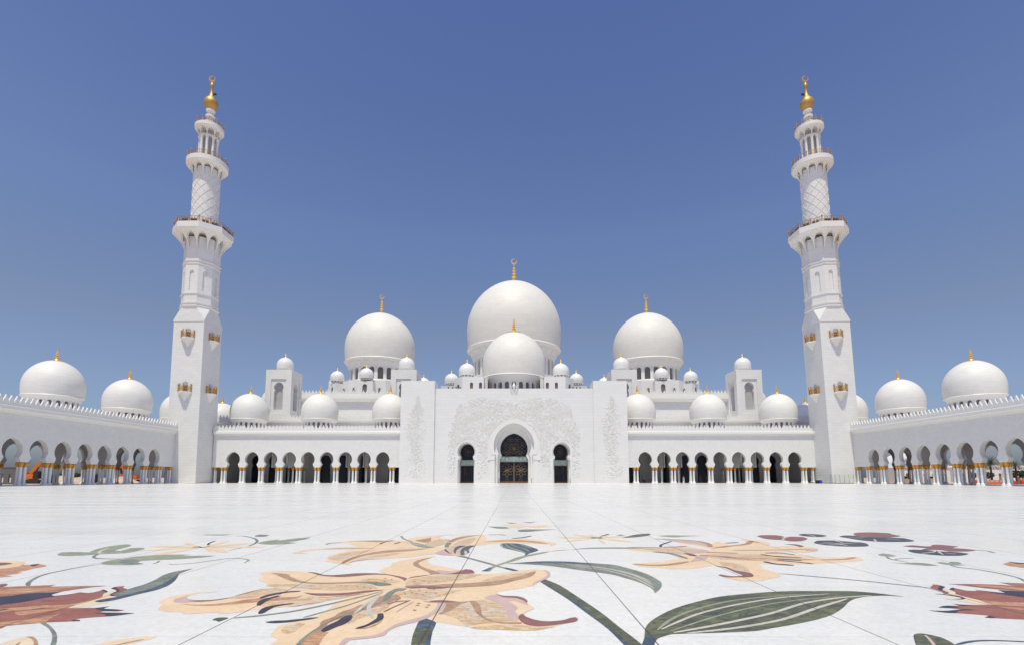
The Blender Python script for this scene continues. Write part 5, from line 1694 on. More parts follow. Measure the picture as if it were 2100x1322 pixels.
# ---- third lily, right
f = flower('lily_inlay', 'spread peach lily inlaid in the floor between the long leaf and the dark poppies', 'floor inlay', 1480, 1140)
for s in ['H 0,140 150,130 350,130 540,120 700,150 760,172 640,205 560,232 480,225 400,190 250,170 100,160',
          'H 60,272 200,262 330,255 400,238 480,232 580,222 640,190 760,178 820,215 820,275 740,290 600,315 420,318 250,305 130,295',
          'H 270,58 450,62 600,75 700,90 740,110 800,80 860,95 900,110 860,135 750,150 700,135 600,110 480,98 450,78',
          'H 1010,60 1090,68 1170,75 1250,95 1260,110 1230,125 1100,132 900,142 760,155 740,135 860,122 1000,105 1050,90',
          'H 730,162 900,140 1200,130 1400,120 1580,125 1660,140 1672,155 1640,168 1550,178 1400,172 1200,180 1000,184 760,184',
          'H 640,195 800,178 1100,178 1400,186 1550,200 1700,218 1850,218 2000,215 2060,235 2050,245 1900,258 1700,268 1500,275 1250,275 1000,272 820,264 700,232',
          'H 780,240 900,250 1100,265 1180,290 1200,315 1280,340 1345,370 1340,385 1260,400 1170,420 1000,420 850,385 815,370 1010,385 1110,380 1000,345 850,300 780,290']:
    inlay(f, 'petal', 'pe', s, 0)
for nm, mt, s in [
 ('rim', 'ma', 'H 780,292 870,300 960,330 1080,350 1115,375 1100,387 1000,390 880,390 815,373 830,365 920,380 1020,375 950,345 870,310'),
 ('marking', 'mv', 'H 560,262 640,200 720,215 690,242 620,252'),
 ('marking', 'mv', 'H 330,64 480,68 620,80 710,100 730,130 640,108 500,92'),
 ('marking', 'or', 'H 650,196 900,188 1200,198 1500,222 1650,240 1300,252 1000,244 800,232'),
 ('marking', 'or', 'H 820,258 950,268 1050,305 1085,342 980,328 850,292'),
 ('marking', 'or', 'H 120,142 350,136 540,140 680,160 560,200 430,185 280,165'),
 ('marking', 'mv', 'H 520,150 660,150 740,165 650,185 560,175'),
 ('marking', 'mv', 'H 1560,160 1600,145 1665,145 1670,158 1630,168'),
 ('marking', 'ma', 'H 1380,104 1480,106 1548,122 1515,131 1470,116'),
]:
    inlay(f, nm, mt, s, 1)
for s, w in [('H 1215,182 1350,182 1475,198', 0.07), ('H 1175,192 1300,210 1445,218', 0.08), ('H 1245,205 1400,214 1530,220', 0.07), ('H 1310,235 1420,240 1530,248', 0.08), ('H 1320,245 1480,258 1630,275', 0.08), ('H 1205,255 1300,275 1465,287', 0.09)]:
    stroke(f, 'stamen', 'nv', s, w, 2)
for s, w, mt in [('H 330,130 450,128 540,122', 0.09, 'ma'), ('H 650,200 820,212 1100,240', 0.10, 'br'), ('H 700,175 980,183', 0.12, 'br'), ('H 760,140 900,122 1050,105 1090,80 1165,92', 0.12, 'br'), ('H 270,58 600,75 720,100 740,130', 0.12, 'br'),
                 ('H 80,276 250,288 400,280 555,255', 0.12, 'br'), ('H 1690,240 1900,235 1985,218', 0.09, 'tn'), ('H 875,96 985,90', 0.10, 'ma'), ('H 940,158 1300,155 1600,146', 0.07, 'ol'), ('H 315,132 320,110 410,80', 0.06, 'bl'), ('H 0,138 100,132 300,134', 0.07, 'gg'), ('H 250,170 400,185 545,230', 0.10, 'gg'), ('H 530,182 560,190 610,208', 0.14, 'ma'), ('H 820,212 1200,230 1650,240', 0.08, 'tn')]:
    stroke(f, 'vein', mt, s, w, 2)
f = flower('stem_inlay', 'thin straight dark stem running from the spread lily towards the right tulip', 'floor inlay', 1750, 1190, 'stone leaves and stems set in the floor')
stroke(f, 'stalk', 'bl', '5 65,545 700,600 1320,665', 0.045, 0)

# ---- red tulips at either edge
f = flower('tulip_inlay', 'ragged red and navy tulip inlaid at the right edge of the floor', 'floor inlay', 2060, 1225)
for nm, mt, s in [
 ('petal', 'rb', 'G 1155,437 1300,440 1515,450 1900,460 2200,500 1515,500 1350,480 1280,462'),
 ('petal', 're', 'G 440,458 600,458 900,460 1250,475 1515,500 2200,540 2200,640 1515,562 1300,545 1100,530 900,510 700,485 550,468'),
 ('petal', 're', 'G 465,530 510,510 600,530 700,550 830,555 850,545 1000,560 1200,590 1515,645 2200,720 2200,760 1515,722 1250,715 1000,700 800,670 640,630 550,600 545,570 500,550'),
 ('petal', 're', 'G 185,515 235,470 210,463 300,470 400,498 360,530 400,560 460,580 430,598 380,595 360,570 280,545'),
 ('petal', 'cr', 'G 360,530 410,520 500,550 550,600 640,630 900,690 1050,730 1050,750 900,748 600,700 380,665 500,660 640,672 680,660 620,635 500,610 400,605 460,585'),
 ('petal', 'tn', 'G 880,686 1100,705 1515,720 2200,760 2200,800 1515,775 1050,752'),
 ('petal', 're', 'G 310,790 370,770 480,765 610,768 510,738 650,750 900,755 1250,760 1515,775 2200,810 2200,1000 1515,960 1300,950 1090,940 1010,905 800,885 560,870 400,862 170,833 400,838 560,825 660,820 480,800'),
 ('petal', 'tn', 'G 1215,175 1320,150 1290,140 1400,155 1515,165 1900,190 1900,260 1515,230 1350,210'),
]:
    inlay(f, nm, mt, s, 0)
for nm, mt, s in [
 ('stripe', 'tn', 'G 760,470 1000,478 1515,515 2200,560 2200,600 1515,556 1200,520 900,495'),
 ('edge', 'nv', 'G 465,525 510,510 545,520 510,550 480,548'),
 ('edge', 'nv', 'G 850,545 1100,572 1260,588 1150,545 1515,565 2200,640 2200,710 1515,650 1200,602 1000,570'),
 ('edge', 'nv', 'G 300,530 330,480 400,498 370,525 355,550 430,575 400,570 330,550'),
 ('edge', 'nv', 'G 245,597 350,600 500,615 620,635 690,665 640,678 500,674 640,662 600,645 450,618 330,605'),
 ('edge', 'nv', 'G 310,790 370,770 480,765 620,785 480,800'),
 ('edge', 'nv', 'G 170,833 400,838 560,825 700,815 860,828 600,838 545,868 400,862 270,845'),
 ('edge', 'nv', 'G 955,930 1030,908 1110,935 1050,940'),
 ('edge', 'nv', 'G 510,738 620,752 800,758 650,772'),
 ('edge', 'nv', 'G 1290,140 1400,155 1515,163 1900,190 1515,178 1400,172'),
 ('stripe', 'tn', 'G 1090,780 1300,785 1515,800 2200,850 2200,890 1515,832 1300,808'),
]:
    inlay(f, nm, mt, s, 1)
f = flower('tulip_inlay', 'ragged red and amber tulip inlaid at the left edge of the floor', 'floor inlay', 80, 1230)
for nm, mt, s in [
 ('petal', 'rb', 'F -300,510 300,490 600,478 785,468 720,495 1000,490 1250,485 1520,483 1300,505 1000,545 760,580 400,600 100,640 -300,670'),
 ('petal', 're', 'F -300,790 300,710 700,640 1000,600 1130,575 1250,585 1350,570 1460,540 1510,560 1490,580 1450,610 1440,640 1200,710 1000,740 600,760 -300,830'),
 ('petal', 'tn', 'F -300,815 500,760 1000,735 1250,700 1000,790 700,840 300,900 -300,1000'),
 ('petal', 'cr', 'F 1440,640 1450,600 1550,560 1600,550 1640,570 1560,610 1580,630 1680,635 1400,680 1340,705 1400,715 1540,715 1300,765 1000,795 980,785 1150,720'),
 ('petal', 're', 'F 1570,525 1620,500 1760,485 1740,510 1800,535 1700,620 1600,630 1545,615 1600,580 1650,555 1600,530'),
 ('petal', 're', 'F -300,880 400,820 640,795 900,800 1250,795 1420,795 1550,775 1460,805 1650,815 1755,830 1650,845 1480,840 1400,860 1600,875 1900,872 1600,910 1300,930 1100,950 1000,985 650,1000 300,1030 100,1050 0,1090 -300,1130'),
]:
    inlay(f, nm, mt, s, 0)
for nm, mt, s in [
 ('stripe', 'tn', 'F -300,550 400,520 750,500 1150,495 800,535 400,580 -300,630'),
 ('edge', 'nv', 'F -300,660 100,632 400,592 740,580 870,568 730,610 780,625 1000,602 600,662 300,720 -300,780'),
 ('edge', 'nv', 'F 1430,545 1460,537 1520,560 1500,585 1470,560'),
 ('edge', 'nv', 'F 1570,525 1630,500 1680,540 1690,560 1640,575 1570,605 1620,625 1570,625 1545,612 1600,580 1650,557 1620,535'),
 ('stripe', 'tn', 'F -300,1030 200,980 500,940 800,890 900,850 700,960 650,1000 300,1030 100,1050 -300,1130'),
 ('stripe', 'tn', 'F 200,860 500,820 800,805 900,815 600,860 300,905'),
 ('edge', 'nv', 'F 1330,800 1550,775 1460,805 1755,830 1480,842'),
 ('edge', 'nv', 'F 1280,865 1480,862 1900,872 1600,910 1500,905 1480,885'),
 ('edge', 'nv', 'F 1000,985 1040,965 1120,965 1130,980'),
 ('edge', 'nv', 'F -100,830 130,808 60,828 -100,845'),
 ('edge', 'nv', 'F 450,815 640,795 560,818 470,828'),
]:
    inlay(f, nm, mt, s, 1)
f = flower('leaf_inlay', 'dark twisted grey and blue leaf touching the left tulip', 'floor inlay', 300, 1190, 'stone leaves and stems set in the floor')
inlay(f, 'blade', 'gg', '1 785,775 850,760 960,740 940,720 1050,680 1100,665 1200,635 1300,590 1350,560 1450,530 1600,505 1490,545 1460,590 1400,640 1300,680 1150,715 950,765 830,782', 2)
inlay(f, 'edge', 'bl', '1 785,775 960,742 1150,698 1300,655 1420,590 1480,545 1460,590 1400,640 1300,680 1150,715 950,765 830,782', 3)
f = flower('stem_inlay', 'curved grey-green stem below the left tulip', 'floor inlay', 108, 1300, 'stone leaves and stems set in the floor')
inlay(f, 'stalk', 'gg', 'F 560,1005 640,1003 720,1060 790,1140 808,1210 790,1322 760,1420 680,1420 710,1322 735,1230 730,1160 680,1080 600,1030', 0)
f = flower('flower_inlay', 'brown and peach ruffled flower at the far left edge above the left tulip', 'floor inlay', 40, 1165)
inlay(f, 'petal', 'tn', 'F -300,170 100,150 300,180 360,190 540,177 660,205 480,240 380,265 250,290 310,300 100,335 190,348 0,365 -300,380', 0)
inlay(f, 'petal', 'pe', 'F -300,165 100,135 300,137 355,155 330,180 200,225 -300,270', 1)
inlay(f, 'marking', 'ma', 'F -300,160 70,158 175,168 70,192 -300,220', 2)
inlay(f, 'edge', 'nv', 'F 430,190 560,172 500,205 450,207', 2)
inlay(f, 'petal', 'ma', 'F -60,475 60,455 110,465 60,490 -60,510', 2)
f = flower('flower_inlay', 'cream petals with brown rim in the bottom left corner', 'floor inlay', 40, 1322)
inlay(f, 'petal', 'cr', 'F -100,1350 200,1240 430,1200 500,1230 535,1290 530,1330 480,1420 -100,1480', 0)
inlay(f, 'rim', 'br', 'F 360,1206 450,1200 510,1235 538,1300 520,1400 470,1400 475,1290 440,1232', 1)
inlay(f, 'marking', 'br', 'F 200,1330 290,1270 270,1315 220,1345', 1)
f = flower('leaf_inlay', 'slim peach petal lying alone at the bottom, left of the large lily', 'floor inlay', 250, 1315, 'stone leaves and stems set in the floor')
inlay(f, 'blade', 'pe', '1 760,1145 900,1110 1100,1080 1300,1064 1240,1090 1100,1120 1000,1145 900,1180 780,1180', 0)
stroke(f, 'leaf_vein', 'br', '1 950,1142 1190,1090', 0.03, 1)

# ---- small star flowers and sprays further off
f = flower('flower_inlay', 'small spidery peach flower inlaid left of the lilies with green leaves beside it', 'floor inlay', 415, 1121)
for tip, w in (((306, 1119.5), 4), ((280, 1129), 2.6), ((302, 1139.5), 4.5), ((377, 1113), 5), ((471, 1108.5), 4), ((520, 1113), 3.2), ((545, 1120.5), 3.2), ((468, 1131), 8), ((436, 1131), 4)):
    inlay(f, 'petal', 'pe', blade((415, 1121), tip, w), 0)
for s in ('2 300,332 350,322 380,330 450,320', '2 430,310 440,295 490,275', '2 320,335 400,328 440,322'):
    stroke(f, 'filament', 'nv', s, 0.05, 1)
f = flower('leaf_inlay', 'three-lobed sage leaf inlaid left of the small spidery flower', 'floor inlay', 205, 1128, 'stone leaves and stems set in the floor')
inlay(f, 'blade', 'ol', '1 475,385 510,370 600,367 740,370 780,350 900,320 1050,303 1088,310 1060,325 980,345 955,355 1000,358 1080,335 1180,332 1195,342 1150,355 1050,375 900,382 820,385 700,395 560,400 490,395', 0)
stroke(f, 'leaf_vein', 'wh', '1 825,382 830,360 900,335', 0.06, 1)
stroke(f, 'stalk', 'gg', '1 820,385 780,400 800,420 1000,425', 0.05, 1)
f = flower('leaf_inlay', 'forked sage leaf inlaid below the small spidery flower, on a thin curling stem', 'floor inlay', 310, 1146, 'stone leaves and stems set in the floor')
inlay(f, 'blade', 'ol', '1 835,460 900,440 1000,425 1100,408 1250,395 1450,388 1570,388 1500,398 1790,398 1700,410 1500,425 1250,435 1170,440 1140,455 1195,465 1100,475 950,475 860,470', 0)
inlay(f, 'shade', 'gg', '1 980,455 1000,435 1100,428 1150,438 1140,455 1190,464 1080,470', 1)
stroke(f, 'stalk', 'gg', '1 235,648 238,620 350,560 600,505 840,465', 0.06, 0, 0.03)
stroke(f, 'tendril', 'gg', '1 1270,465 1300,455 1320,440', 0.03, 0)
stroke(f, 'tendril', 'gg', '1 1400,466 1430,470 1600,460 1900,420 2030,425 2060,435 2020,458', 0.035, 0)
f = flower('leaf_inlay', 'pointed sage leaf with a curling stem right of the small spidery flower', 'floor inlay', 580, 1109, 'stone leaves and stems set in the floor')
inlay(f, 'blade', 'ol', '2 845,295 900,278 1000,265 1030,265 1000,275 1150,255 1280,245 1240,262 1100,285 1170,293 1050,303 930,305', 0)
inlay(f, 'bud', 'gg', '2 820,232 860,222 935,228 900,240 830,240', 0)
inlay(f, 'bud', 'ol', '2 390,222 530,222 630,219 560,230 420,228', 0)
stroke(f, 'stalk', 'gg', '2 660,235 720,235 800,250 835,270 830,290 760,320 600,355', 0.06, 0)
f = flower('flower_inlay', 'farthest small peach star flower, between the two central floor joints', 'floor inlay', 1077, 1078)
for tip, w in (((1040, 1080.5), 2.5), ((1035, 1077), 2), ((1055, 1075.8), 2), ((1122, 1076), 2), ((1131, 1079), 2.4), ((1108, 1081), 2.2), ((1078, 1073.5), 2), ((1060, 1082.5), 2)):
    inlay(f, 'petal', 'pe', blade((1077, 1078.5), tip, w), 0)
for s in ('3 810,155 900,158 990,165 960,175 880,172', '3 960,122 1060,128 1000,133', '3 1055,190 1100,180 1200,180 1380,180 1250,190 1150,200 1080,200', '3 1090,118 1160,122 1215,114 1160,130'):
    inlay(f, 'leaf', 'gg', s, 0)
f = flower('flower_inlay', 'small peach daisy inlaid beyond the tip of the flattened lily', 'floor inlay', 1223, 1102)
for tip, w in (((1144, 1101.5), 2.5), ((1159, 1109.5), 3), ((1176, 1095), 4), ((1208, 1095), 5), ((1243, 1115), 4), ((1298, 1110.5), 3.5), ((1286, 1098.5), 3), ((1250, 1095), 3)):
    inlay(f, 'petal', 'pe', blade((1223, 1102), tip, w), 0)
for s in ('3 1660,250 1710,243 1760,250', '3 1670,255 1720,252 1755,256', '3 1740,238 1790,225 1810,218'):
    stroke(f, 'filament', 'nv', s, 0.07, 1)
inlay(f, 'leaf', 'gg', '3 1870,232 1910,221 1945,231', 0)
inlay(f, 'leaf', 'gr', '4 -20,250 20,240 100,222 200,214 222,222 180,235 80,246', 0)
inlay(f, 'leaf', 'ol', '4 285,233 380,228 440,230 650,232 520,238 420,245 330,240', 0)

# ---- poppies and sprays on the right
def poppy(label, px, py, parts, veins):
    f = flower('poppy_inlay', label, 'floor inlay', px, py)
    for nm, mt, s, lv in parts:
        inlay(f, nm, mt, s, lv)
    for s in veins:
        stroke(f, 'vein', 'wh', s, 0.05, 2)
poppy('flat russet poppy, leftmost of the cluster on the right', 1604, 1102, [('petal', 'ma', '4 1100,235 1150,228 1250,228 1310,235 1330,250 1380,240 1480,243 1520,258 1460,278 1380,278 1310,268 1240,265 1170,258', 0)], ['4 1310,270 1330,250 1370,240', '4 1330,250 1300,243'])
poppy('smallest slate-black poppy disc, right of the russet one', 1666, 1097, [('petal', 'bk', '5 235,222 300,217 400,222 465,232 420,242 330,240 260,232', 0)], ['5 300,222 350,232 370,240'])
poppy('largest poppy, russet petals over a wide slate-black disc', 1797, 1102, [('petal', 'bk', '5 570,240 620,230 700,232 760,245 900,245 1100,252 1195,275 1120,283 900,282 750,270 640,252', 0), ('petal', 'ma', '5 690,222 710,208 830,205 980,212 1010,222 1080,235 1000,245 850,246 740,240', 1)], ['5 860,262 870,276 880,280', '5 640,245 760,252', '5 960,258 1080,270'])
poppy('slate-black poppy disc veined white, in front of the russet ones', 1725, 1113, [('petal', 'bk', '5 360,292 395,273 520,272 640,280 770,290 815,312 780,322 620,322 470,312 390,300', 0)], ['5 430,285 560,298 640,318', '5 400,296 560,300 720,290', '5 540,276 600,292', '5 480,310 600,306'])
poppy('russet poppy over a slate-black disc, farthest right, with a trailing stem', 1925, 1126, [('petal', 'bk', '5 1140,355 1180,347 1300,352 1400,362 1500,365 1635,380 1580,397 1430,397 1280,385 1180,372', 0), ('petal', 'ma', '5 1095,318 1180,312 1280,320 1340,318 1330,310 1400,307 1560,322 1500,335 1600,340 1710,352 1640,362 1500,362 1400,350 1240,350 1300,335 1150,325', 1)], ['5 1250,380 1340,370 1380,358 1430,390', '5 1440,375 1540,385'])
f = flower('leaf_inlay', 'thin green sprig with three small leaves below the poppies', 'floor inlay', 1880, 1152, 'stone leaves and stems set in the floor')
inlay(f, 'blade', 'ol', '5 890,390 930,378 980,385 1040,400 980,405 920,398', 0)
inlay(f, 'blade', 'ol', '5 985,452 1100,460 1200,455 1300,462 1390,478 1300,482 1230,475 1100,465', 0)
inlay(f, 'blade', 'ol', '5 1380,455 1420,450 1470,458 1500,447 1560,452 1580,465 1545,470 1620,475 1560,478 1490,475 1430,468', 0)
stroke(f, 'stalk', 'gg', '5 960,405 990,425 1040,435 1150,455', 0.04, 1)
stroke(f, 'stalk', 'gg', '5 1490,475 1560,495 1700,510 1900,545 2050,580 2120,620', 0.045, 1)
stroke(f, 'stalk', 'gg', '5 1040,435 1040,428 1080,422 1190,420', 0.03, 1)
stroke(f, 'stalk', 'ma', '5 1700,352 1800,360 1855,375', 0.05, 1)
# ------------------------------------------------------------------ beyond the left arcade: a building site
M['orange'] = plain('orange_paint', (0.62, 0.17, 0.02), 0.45, var=0.12)
M['orange_red'] = plain('orange_red_paint', (0.60, 0.11, 0.02), 0.45, var=0.12)
M['black'] = plain('black_steel', (0.02, 0.02, 0.022), 0.55, var=0.2)
M['rubber'] = plain('dirty_track', (0.035, 0.032, 0.03), 0.9, var=0.3)
M['grey_wall'] = plain('grey_concrete', (0.13, 0.135, 0.14), 0.85, var=0.12)
M['white_paint'] = plain('white_paint', (0.74, 0.73, 0.71), 0.6, var=0.04)
M['leaf'] = plain('bush_leaves', (0.045, 0.075, 0.022), 0.7, var=0.45, scale=5)
M['palm'] = plain('palm_fronds', (0.050, 0.070, 0.035), 0.65, var=0.4, scale=3)
M['bark'] = plain('palm_bark', (0.06, 0.046, 0.034), 0.9, var=0.3, scale=8)
M['red_plastic'] = plain('red_plastic', (0.55, 0.06, 0.04), 0.5, var=0.1)
M['clear'], _nt, _b = new_mat('screen_glass')
_b.inputs['Base Color'].default_value = (0.92, 0.95, 0.95, 1)
_b.inputs['Roughness'].default_value = 0.03
_b.inputs['Transmission Weight'].default_value = 1.0
_b.inputs['IOR'].default_value = 1.05

def place(px, Y):
    return Xat(px, 985, Y)
def rbox(mb, c, L, W, z0, z1, rz, taper=0.0):
    k, q = math.cos(rz), math.sin(rz)
    vs = []
    for z, t in ((z0, 0.0), (z1, taper)):
        for x, y in ((-L / 2 + t, -W / 2 + t), (L / 2 - t, -W / 2 + t), (L / 2 - t, W / 2 - t), (-L / 2 + t, W / 2 - t)):
            vs.append((c[0] + x * k - y * q, c[1] + x * q + y * k, z))
    return mb.add(vs, [(3, 2, 1, 0), (4, 5, 6, 7), (0, 1, 5, 4), (1, 2, 6, 5), (2, 3, 7, 6), (3, 0, 4, 7)])
def beam(mb, a, b, h0, h1, w):
    """tapering box girder in the x-z plane"""
    a, b = Vector(a), Vector(b)
    d = (b - a).normalized()
    n = Vector((-d.z, 0, d.x))
    vs = []
    for p, h in ((a, h0), (b, h1)):
        for s, y in ((-1, -1), (1, -1), (1, 1), (-1, 1)):
            vs.append(tuple(p + n * (s * h / 2) + Vector((0, y * w / 2, 0))))
    return mb.add(vs, [(3, 2, 1, 0), (4, 5, 6, 7), (0, 1, 5, 4), (1, 2, 6, 5), (2, 3, 7, 6), (3, 0, 4, 7)])
def track(mb, c, L, H, W):
    pts = []
    r = H / 2
    for i in range(9):
        a = math.pi / 2 + math.pi * i / 8
        pts.append((c[0] - L / 2 + r + r * math.cos(a), c[2] + r + r * math.sin(a)))
    for i in range(9):
        a = -math.pi / 2 + math.pi * i / 8
        pts.append((c[0] + L / 2 - r + r * math.cos(a), c[2] + r + r * math.sin(a)))
    mb.prism(pts, lambda u, d, z: (u, c[1] + d, z), -W / 2, W / 2)

def crane():
    Y = 125.0
    x = place(69, Y)
    root = thing('crawler_crane', 'orange crawler crane with raised telescopic boom behind the left arcade', 'crane', (x, Y, -0.06))
    z = -0.06
    for dy in (-1.4, 1.4):
        m = MB()
        track(m, (x + 0.3, Y + dy, z), 5.0, 1.0, 0.7)
        m.build('track', M['rubber'], root, smooth=False)
    m = MB()
    rbox(m, (x, Y), 4.4, 2.6, z + 1.15, z + 2.35, 0, 0.06)
    rbox(m, (x - 1.6, Y), 1.3, 2.7, z + 1.05, z + 2.7, 0, 0.08)
    m.lathe([(1.0, z + 0.7), (1.0, z + 1.15)], 16, (x, Y, 0))
    m.build('body', M['orange'], root, smooth=False)
    m = MB()
    rbox(m, (x + 1.7, Y - 1.0), 1.3, 1.1, z + 1.3, z + 3.05, 0, 0.12)
    m.build('cab', M['black'], root, smooth=False)
    p0 = (x - 0.9, Y, z + 2.4)
    p1 = (Xat(86, 947, Y), Y, Zat(947, Y))
    p2 = (Xat(128, 916, Y), Y, Zat(916, Y))
    m = MB()
    beam(m, p0, p1, 0.8, 0.7, 0.6)
    m.build('boom', M['orange'], root, smooth=False)
    m = MB()
    beam(m, p1, p2, 0.5, 0.42, 0.4)
    m.build('boom_extension', M['black'], root, smooth=False)
    m = MB()
    m.tube([(x + 0.9, Y - 0.5, z + 2.2), (p0[0] + (p1[0] - p0[0]) * 0.75, Y - 0.1, p0[2] + (p1[2] - p0[2]) * 0.75)], 0.13, 6)
    m.build('boom_cylinder', M['black'], root)
crane()

def excavator():
    Y = 150.0
    x = Xat(272, 985, Y)
    root = thing('excavator', 'orange-red excavator with folded arm seen between columns of the left arcade', 'excavator', (x, Y, -0.06))
    z = -0.06
    for dy in (-1.2, 1.2):
        m = MB()
        track(m, (x, Y + dy, z), 3.8, 0.9, 0.6)
        m.build('track', M['rubber'], root, smooth=False)
    m = MB()
    rbox(m, (x + 0.3, Y), 3.4, 2.4, z + 1.0, z + 2.2, 0, 0.08)
    m.build('body', M['orange_red'], root, smooth=False)
    m = MB()
    rbox(m, (x - 0.7, Y - 0.6), 1.3, 1.1, z + 2.2, z + 3.4, 0, 0.1)
    m.build('cab', M['black'], root, smooth=False)
    m = MB()
    a, b, c = (x - 1.2, Y, z + 1.9), (Xat(257, 962, Y), Y, Zat(962, Y)), (Xat(246, 953, Y), Y, Zat(953, Y))
    beam(m, a, b, 0.55, 0.7, 0.45)
    beam(m, b, c, 0.75, 0.55, 0.45)
    m.build('boom', M['orange_red'], root, smooth=False)
    m = MB()
    beam(m, c, (Xat(250, 970, Y), Y - 0.1, Zat(970, Y)), 0.5, 0.35, 0.35)
    m.build('arm', M['black'], root, smooth=False)
    m = MB()
    e = (Xat(247, 973, Y), Zat(973, Y))
    m.prism([(e[0] - 0.5, e[1] + 0.4), (e[0] + 1.3, e[1] + 0.1), (e[0] + 1.5, e[1] - 0.4), (e[0] + 0.2, e[1] - 0.5)], lambda u, d, zz: (u, Y - 0.1 + d, zz), -0.6, 0.6)
    m.build('bucket', M['orange_red'], root, smooth=False)
excavator()

# grey wall with arched holes
def site_wall():
    Y = 112.0
    x0, x1 = Xat(-60, 985, Y), Xat(39, 985, Y)
    o = thing('boundary_wall', 'dark grey wall with small arched openings beyond the left arcade', 'wall', ((x0 + x1) / 2, Y, 0))
    m = MB()
    P = lambda u, d, z: (u, Y + d, z)
    zt = Zat(958, Y)
    cs = [Xat(q, 980, Y) for q in (-31, -13, 4, 20)]
    ed = [x0] + [(a + b) / 2 for a, b in zip(cs, cs[1:])] + [x1]
    for i, uc in enumerate(cs):
        arch_wall(m, P, ed[i], ed[i + 1], -0.06, zt, uc, roundtop(0.3, 0.35, Zat(973, Y), 5), 0, 0.3)
    solid(m, P, x0, x1, zt + 0.003, zt + 0.12, -0.08, 0.38)
    m.build('wall', M['grey_wall'], o, smooth=False)
site_wall()
def sand_mound(px, Y, w, h, label, seed):
    rng = random.Random(seed)
    x = place(px, Y)
    vs, fs = [], []
    n, r = 20, 7
    ph = [rng.uniform(0, 6.28) for _ in range(3)]
    for j in range(r + 1):
        t = j / r
        for i in range(n):
            a = 2 * math.pi * i / n
            k = 1 + 0.15 * math.sin(2 * a + ph[0]) + 0.08 * math.sin(5 * a + ph[1])
            vs.append((x + w * t * k * math.cos(a), Y + w * 0.7 * t * k * math.sin(a), -0.08 + h * (math.cos(math.pi * t) * 0.5 + 0.5) * (1 + 0.1 * math.sin(3 * a + ph[2]))))
    for j in range(r):
        for i in range(n):
            q = (i + 1) % n
            fs.append((j * n + i, j * n + q, (j + 1) * n + q, (j + 1) * n + i))
    o = MB().add(vs, fs).build('sand_mound', M['sand'], None, origin=(x, Y, 0))
    tag(o, label, 'sand heap', 'sand heaps on the building site')
sand_mound(128, 145, 7.0, 1.9, 'sand heap beside the black box, left of the other sand heap', 1)
sand_mound(160, 150, 6.0, 1.5, 'low sand heap showing through the fourth arch of the left arcade', 2)
sand_mound(252, 140, 5.5, 1.75, 'sand heap under the orange-red excavator', 3)
def generator(px0, px1, top, Y, label):
    x0, x1 = Xat(px0, 985, Y), Xat(px1, 985, Y)
    zt = Zat(top, Y)
    o = thing('generator_box', label, 'machine', ((x0 + x1) / 2, Y, -0.06), 'black boxes on the building site')
    m = MB()
    rbox(m, ((x0 + x1) / 2, Y), x1 - x0, 1.4, 0.15, zt, 0, 0.05)
    m.build('housing', M['black'], o, smooth=False)
    m = MB()
    m.box(x0 + 0.1, x1 - 0.1, Y - 0.6, Y + 0.6, -0.06, 0.149)
    m.build('skid', M['rubber'], o, smooth=False)
    m = MB()
    m.tube([(x0 + 0.3, Y, zt), (x0 + 0.3, Y, zt + 0.4)], 0.07, 6)
    m.build('exhaust', M['rubber'], o)
generator(105, 113, 973, 138, 'black box machine standing right of the orange crane')
generator(194, 201, 972, 135, 'black box machine between two column clusters of the left arcade')

def leafy(name, mat, c, rad, n, seed, squash=0.8, size=0.3):
    rng = random.Random(seed)
    m = MB()
    for _ in range(n):
        while True:
            v = Vector((rng.uniform(-1, 1), rng.uniform(-1, 1), rng.uniform(-1, 1)))
            if 0.35 < v.length < 1:
                break
        lump = 1 + 0.22 * math.sin(5 * v.x + seed) * math.cos(4 * v.z + seed)
        p = Vector((c[0] + v.x * rad * lump, c[1] + v.y * rad * lump, c[2] + v.z * rad * squash * lump))
        a = Vector((rng.gauss(0, 1), rng.gauss(0, 1), rng.gauss(0, 0.6))).normalized() * size
        b = a.cross(Vector((rng.gauss(0, 1), rng.gauss(0, 1), rng.gauss(0, 1)))).normalized() * size * 0.55
        m.add([p - a, p + b * 0.9, p + a, p - b * 0.9], [(0, 1, 2, 3)])
    return m
def bush(px, py, rpx, Y, label, seed, squash=0.85, group='bushes beyond the arcades'):
    x = Xat(px, py, Y)
    z = Zat(py, Y)
    r = rpx * Y / FPX
    o = thing('bush', label, 'bush', (x, Y, 0), group)
    leafy('crown', None, (x, Y, max(z, r * 0.6)), r, 420, seed, squash, r * 0.20).build('crown', M['leaf'], o, smooth=False)
    m = MB()
    for k in range(3):
        a = 2.1 * k + seed
        m.tube([(x + 0.05 * math.cos(a), Y + 0.05 * math.sin(a), -0.06), (x + 0.3 * r * math.cos(a), Y + 0.3 * r * math.sin(a), max(z, r * 0.6))], 0.05, 5, 0.02)
    m.build('stem', M['bark'], o)
bush(124, 972.5, 5, 190, 'dark distant bush behind the sand heap right of the crane', 11, 0.6)
bush(158, 973, 8, 195, 'wide dark distant bush showing through the fourth arch of the left arcade', 12, 0.45)
def lamp_post(px, top, Y, label):
    x = Xat(px, 970, Y)
    o = thing('lamp_post', label, 'lamp post', (x, Y, -0.06), 'lamp posts beyond the left arcade')
    zt = Zat(top, Y)
    m = MB()
    m.tube([(x, Y, -0.06), (x, Y, zt)], 0.14, 6, 0.08)
    m.tube([(x, Y, zt), (x + 1.4, Y, zt + 0.25)], 0.07, 5)
    m.build('pole', M['grey_wall'], o)
    m = MB()
    rbox(m, (x + 1.6, Y), 0.8, 0.3, zt + 0.15, zt + 0.3, 0, 0.03)
    m.build('lamp_head', M['grey_wall'], o, smooth=False)
